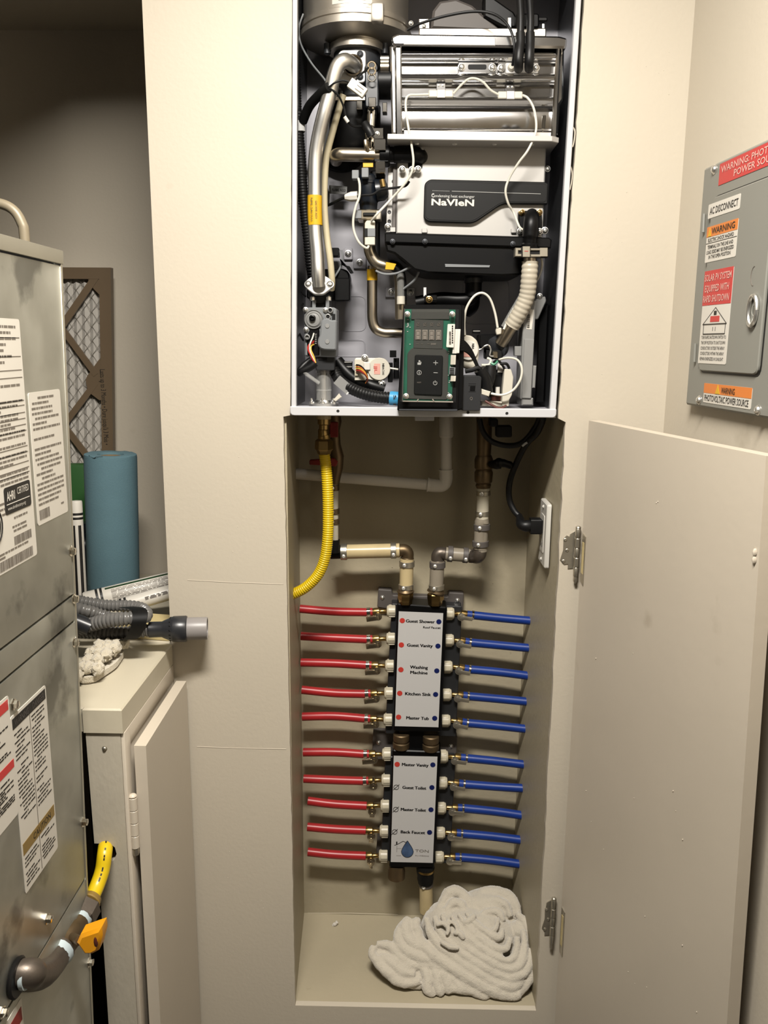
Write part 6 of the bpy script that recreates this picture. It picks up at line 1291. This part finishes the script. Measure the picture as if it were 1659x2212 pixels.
for i in range(10):
    for side in (0, 1):
        col = 'red' if side == 0 else 'blue'; tr = (red if side == 0 else blue)[i]; (nu, nv) = (nutl if side == 0 else nutr)[i]
        s = 1 if side == 0 else -1
        nt_ = nut(nu, nv, s)
        P = path([(u, v, TY) for u, v in tr], 8)
        if side == 1: P = path([(tr[0][0], tr[0][1], TY), (tr[1][0], tr[1][1], TY-.002), (tr[2][0], tr[2][1], TY-.006)], 8)
        if side == 0: w0 = (P[0]-P[2]).normalized(); P = [P[0]+w0*.0]+P[1:]
        r = px(9 if side == 0 else 9, P[8])
        where = ('port named %s' % names[i]) if i < 9 else 'lowest port, which has no name'
        t = thing('water_tube', '%s water tube joining the manifold at the %s' % (col, where), 'water tube', tuple(P[0 if side == 0 else -1]), '%s water tubes' % col)
        m = MB(); m.tube(P, r, 18); m.build('tube', col+'_tube', t)
        if side == 0:
            e_ = P[-1]; g_ = Vector((nu, nv, 0)); n0 = at(nu-9.5, nv, TY); dn = (n0-e_).normalized(); gap = (n0-e_).length
            if i < 7:
                m = MB(); m.tube([e_-dn*.0008, e_+dn*gap*.30], r*.98, 16); m.build('tube_end', 'red_tube', t)
                m = MB(); m.lathe(e_, dn, [(r*1.0, 0), (r*1.12, .0005), (r*1.12, .0075), (r*1.0, .008)], 18); m.build('crimp_ring', 'chrome', t)
        else:
            e_ = P[0]; n0 = at(nu+9.5, nv, TY); dn = (n0-e_).normalized(); gap = (n0-e_).length
            m = MB(); m.tube([e_-dn*.0008, e_+dn*gap*.32], r*.98, 16); m.build('tube_end', 'blue_tube', t)
            c0_ = e_-dn*.002; m = MB(); m.lathe(c0_, dn, [(r*1.0, 0), (r*1.1, .0005), (r*1.1, .0045), (r*1.0, .005)], 18); m.build('crimp_ring', 'chrome', t)
        # valve body between tube and nut, lever below
        gap = max(gap, .012)
        m = MB(); f0 = 0 if (side == 0 and i >= 7) else .28; b0 = e_+dn*gap*f0; L = gap*(1.02-f0)
        m.lathe(b0, dn, [(r*.55, 0), (r*.85, .0006), (r*.9, L*.1), (r*.95, L*.18), (r*.95, L*.46), (r*.6, L*.5), (r*.52, L*.56), (r*.52, L*.92), (r*.7, L)], 16); vb2 = m.build('stop_valve', 'brass', mf)
        lv = Vector((0, 0, 0)); pv = b0+dn*L*(.5 if side else .4)+FRONT*r*1.05-Z_*r*(.8 if side == 0 else .3)
        m = MB(); m.lathe(pv+Y_*.004, FRONT, [(r*.8, 0), (r*.8, .004), (r*.95, .0045), (r*.95, .008), (r*.6, .0085), (r*.55, .0095), (r*.3, .0098), (r*.25, .008)], 16)
        if side == 1 or i < 6:
            ln_ = -dn*(r*(2.5 if side == 0 else 2.35)); drop = -Z_*r*(.75 if side == 0 else .25)
            c_ = pv+ln_*.52+drop*.5; e1_ = (ln_+drop*.3).normalized(); m.obox(c_+FRONT*.004, (e1_, FRONT, e1_.cross(FRONT)), r*1.5, .0018, r*(.48 if side == 1 else .6), .0010)
        elif i == 6: m.obox(pv+Z_*r*1.3, (Z_, FRONT, X_), r*1.1, .0012, r*.3, .0008)
        elif i == 9: m.obox(pv-Z_*r*1.0, (Z_, FRONT, X_), r*.9, .0014, r*.38, .0008); m.sph(pv-Z_*r*1.6+FRONT*.0012, r*.2, 8)
        else: m.obox(pv-Z_*r*.7, (Z_, FRONT, X_), r*1.0, .0014, r*.55, .0008)
        m.build('lever', 'nickel' if side == 0 else 'hinge_steel', vb2)
# pipe below the manifold
bp = thing('lower_pipe', 'cream plastic pipe rising from the towel to the foot of the manifold', 'pipe', tuple(at(921, 1960, .215)))
stack(bp, [(920, 1905, 14, MY+.017), (921, 1968, 15, MY+.017)], 'pex_clear', 'tube'); clamp(bp, [(920, 1904, MY+.017), (920, 1912, MY+.017)], 15.5, mat='bracket_grey')

# ================================================================== towel on the niche floor
ZF = oBL.z
def tc(cx, cy): return (610+cx/2.552, 1880+cy/2.552)
def depthY(u, v):                                     # the heap leans back: nearer the front low down
    s = max(0, min(1, (2150-v)/225.0)); return .035+.15*s**1.15
def tp(cx, cy, lift=0): u, v = tc(cx, cy); return at(u, v, depthY(u, v)-lift)
m = MB()
def fold(pts, rp, lift=0, k=7, taper=True):
    rp *= 1.13; P = catmull([tp(x, y, lift*.8-.001) for x, y in pts], k); n = len(P); r = px(rp/2.552, P[n//2])
    R = [r*(.55+.45*min(1, 4*min(i, n-1-i)/(n-1))) for i in range(n)] if taper else r
    m.tube(P, R, 12)
TX = Vector((tp(1060, 420).x, 0, 0)).x
m.sph(Vector((TX, .135, ZF+.050)), 1, 26, (.098, .072, .062)); m.sph(Vector((tp(1140, 250).x, .18, ZF+.075)), 1, 24, (.074, .050, .052)); m.sph(Vector((tp(920, 330).x, .16, ZF+.048)), 1, 22, (.058, .056, .060))
m.sph(Vector((tp(1060, 600).x, .075, ZF+.014)), 1, 22, (.12, .05, .020)); m.sph(Vector((tp(720, 560).x, .09, ZF+.010)), 1, 22, (.062, .05, .02))
# long swooping outer folds, nested one above the other
fold([(745, 290), (750, 370), (820, 460), (930, 530), (1040, 600), (1150, 655), (1260, 690), (1310, 680)], 34, .010)
fold([(790, 260), (830, 370), (930, 470), (1050, 550), (1170, 620), (1270, 640), (1330, 600)], 28, .014)
fold([(840, 250), (880, 350), (980, 450), (1100, 525), (1220, 585), (1310, 580), (1360, 520), (1375, 430)], 26, .018)
fold([(1290, 690), (1350, 610), (1378, 500), (1380, 390), (1350, 300), (1290, 240)], 30, .006)
fold([(880, 240), (930, 340), (1030, 430), (1140, 500), (1240, 545), (1310, 520), (1335, 430), (1330, 330)], 23, .023)
fold([(930, 250), (980, 330), (1070, 410), (1160, 465), (1240, 500), (1285, 460), (1295, 370)], 21, .027)
fold([(970, 240), (1030, 320), (1110, 390), (1180, 430), (1235, 430), (1255, 370)], 19, .030)
fold([(1010, 230), (1070, 300), (1140, 350), (1195, 370), (1215, 320)], 18, .031)
fold([(860, 230), (900, 150), (950, 118), (1000, 140), (1040, 195), (1020, 250)], 30, -.006); fold([(900, 230), (940, 180), (985, 190), (1010, 240)], 22, .004)
fold([(1050, 215), (1085, 150), (1130, 122), (1200, 128), (1250, 150), (1285, 200), (1300, 250)], 30, -.008); fold([(1090, 230), (1120, 180), (1180, 170), (1235, 200), (1260, 260)], 24, .004)
fold([(1080, 260), (1130, 230), (1190, 230), (1220, 280)], 18, .016)
for a_ in ([(850, 300), (885, 290), (915, 320), (905, 360)], [(905, 280), (945, 290), (965, 330)], [(940, 350), (975, 345), (1000, 380)], [(870, 390), (920, 420), (975, 430)], [(1000, 290), (1040, 270), (1060, 240)], [(1190, 260), (1180, 310), (1150, 340)]): fold(a_, 13, .036)
fold([(665, 290), (642, 350), (655, 420), (720, 465), (800, 490), (870, 500)], 30, .008); fold([(700, 262), (680, 320), (710, 390), (780, 440)], 32, .010); fold([(750, 262), (735, 310), (765, 360)], 26, .010)
for pts, r in (([(505, 420), (500, 470), (545, 525), (600, 580), (640, 615), (700, 625), (760, 610)], 26), ([(520, 408), (585, 415), (630, 455), (690, 510), (760, 530)], 26), ([(540, 470), (600, 510), (660, 560), (730, 575)], 28), ([(600, 470), (650, 520), (720, 545)], 24), ([(770, 530), (800, 590), (800, 650), (840, 695)], 26), ([(815, 520), (850, 580), (860, 650), (880, 690)], 24), ([(865, 540), (905, 610), (920, 680)], 24), ([(915, 560), (960, 620), (985, 670)], 24), ([(970, 590), (1020, 640), (1040, 680)], 26), ([(1030, 640), (1090, 680), (1140, 690)], 26), ([(700, 540), (790, 520), (900, 545), (980, 580), (1040, 620)], 24)): fold(pts, r, .006)
for cx, cy, r in ((546, 470, .022), (600, 480, .024), (753, 590, .022), (800, 580, .02), (1310, 340, .026), (1255, 447, .024), (1180, 400, .028), (950, 420, .024), (900, 340, .026)): m.sph(tp(cx, cy, -.012), r, 16)
for v in m.v: v.z = max(v.z, ZF+.0012)
tw = m.build('towel', 'terry', None, smooth=0)
md = tw.modifiers.new('r', 'REMESH'); md.mode = 'VOXEL'; md.voxel_size = .0019
ms = tw.modifiers.new('s', 'SMOOTH'); ms.iterations = 3; ms.factor = .5
dg = bpy.context.evaluated_depsgraph_get(); me = bpy.data.meshes.new_from_object(tw.evaluated_get(dg)); tw.modifiers.clear(); tw.data = me
NRM = [v.normal.copy() for v in me.vertices]
for v, n in zip(me.vertices, NRM):
    c = v.co.copy()
    f_ = noise.noise(c*30)*.0022+noise.noise(c*80+Vector((4, 4, 4)))*.0014+noise.noise(c*420)*.0007+noise.noise(c*900)*.0005
    v.co += n*f_
    if v.co.z < ZF+.0005: v.co.z = ZF+.0005
for p in me.polygons: p.use_smooth = True
tag(tw, 'crumpled off-white terry towel heaped on the floor of the niche', 'towel')
p = at(723, 1997, .2); p = atz(723, 2000, ZF)
m = MB(); m.sph(p+Z_*.004, .005, 10, (1, .8, .8)); m.sph(p+Vector((.004, .002, .006)), .004, 8); m.sph(p+Vector((-.003, 0, .002)), .003, 8)
for v in m.v: v += Vector((noise.noise(v*300), noise.noise(v*310), noise.noise(v*290)))*.0015
tag(m.build('plaster_crumb', 'pvc'), 'small white crumb of plaster on the bare niche floor', 'debris')
# ceiling lamp body
cl = thing('ceiling_lamp', 'long flush white ceiling lamp above the open heater', 'lamp', (-.08, -.93, 2.39))
m = MB(); m.box(-.41, .25, -1.06, -.80, 2.392, CEIL-.001, .012); m.build('housing', 'white_metal', cl)
m = MB()
for x in (-.405, .225): m.box(x, x+.02, -1.05, -.81, 2.384, 2.393, .003)
m.build('end_clip', 'white_metal', cl)
lo.parent = cl; lo.matrix_parent_inverse = ABS[cl.name].inverted()
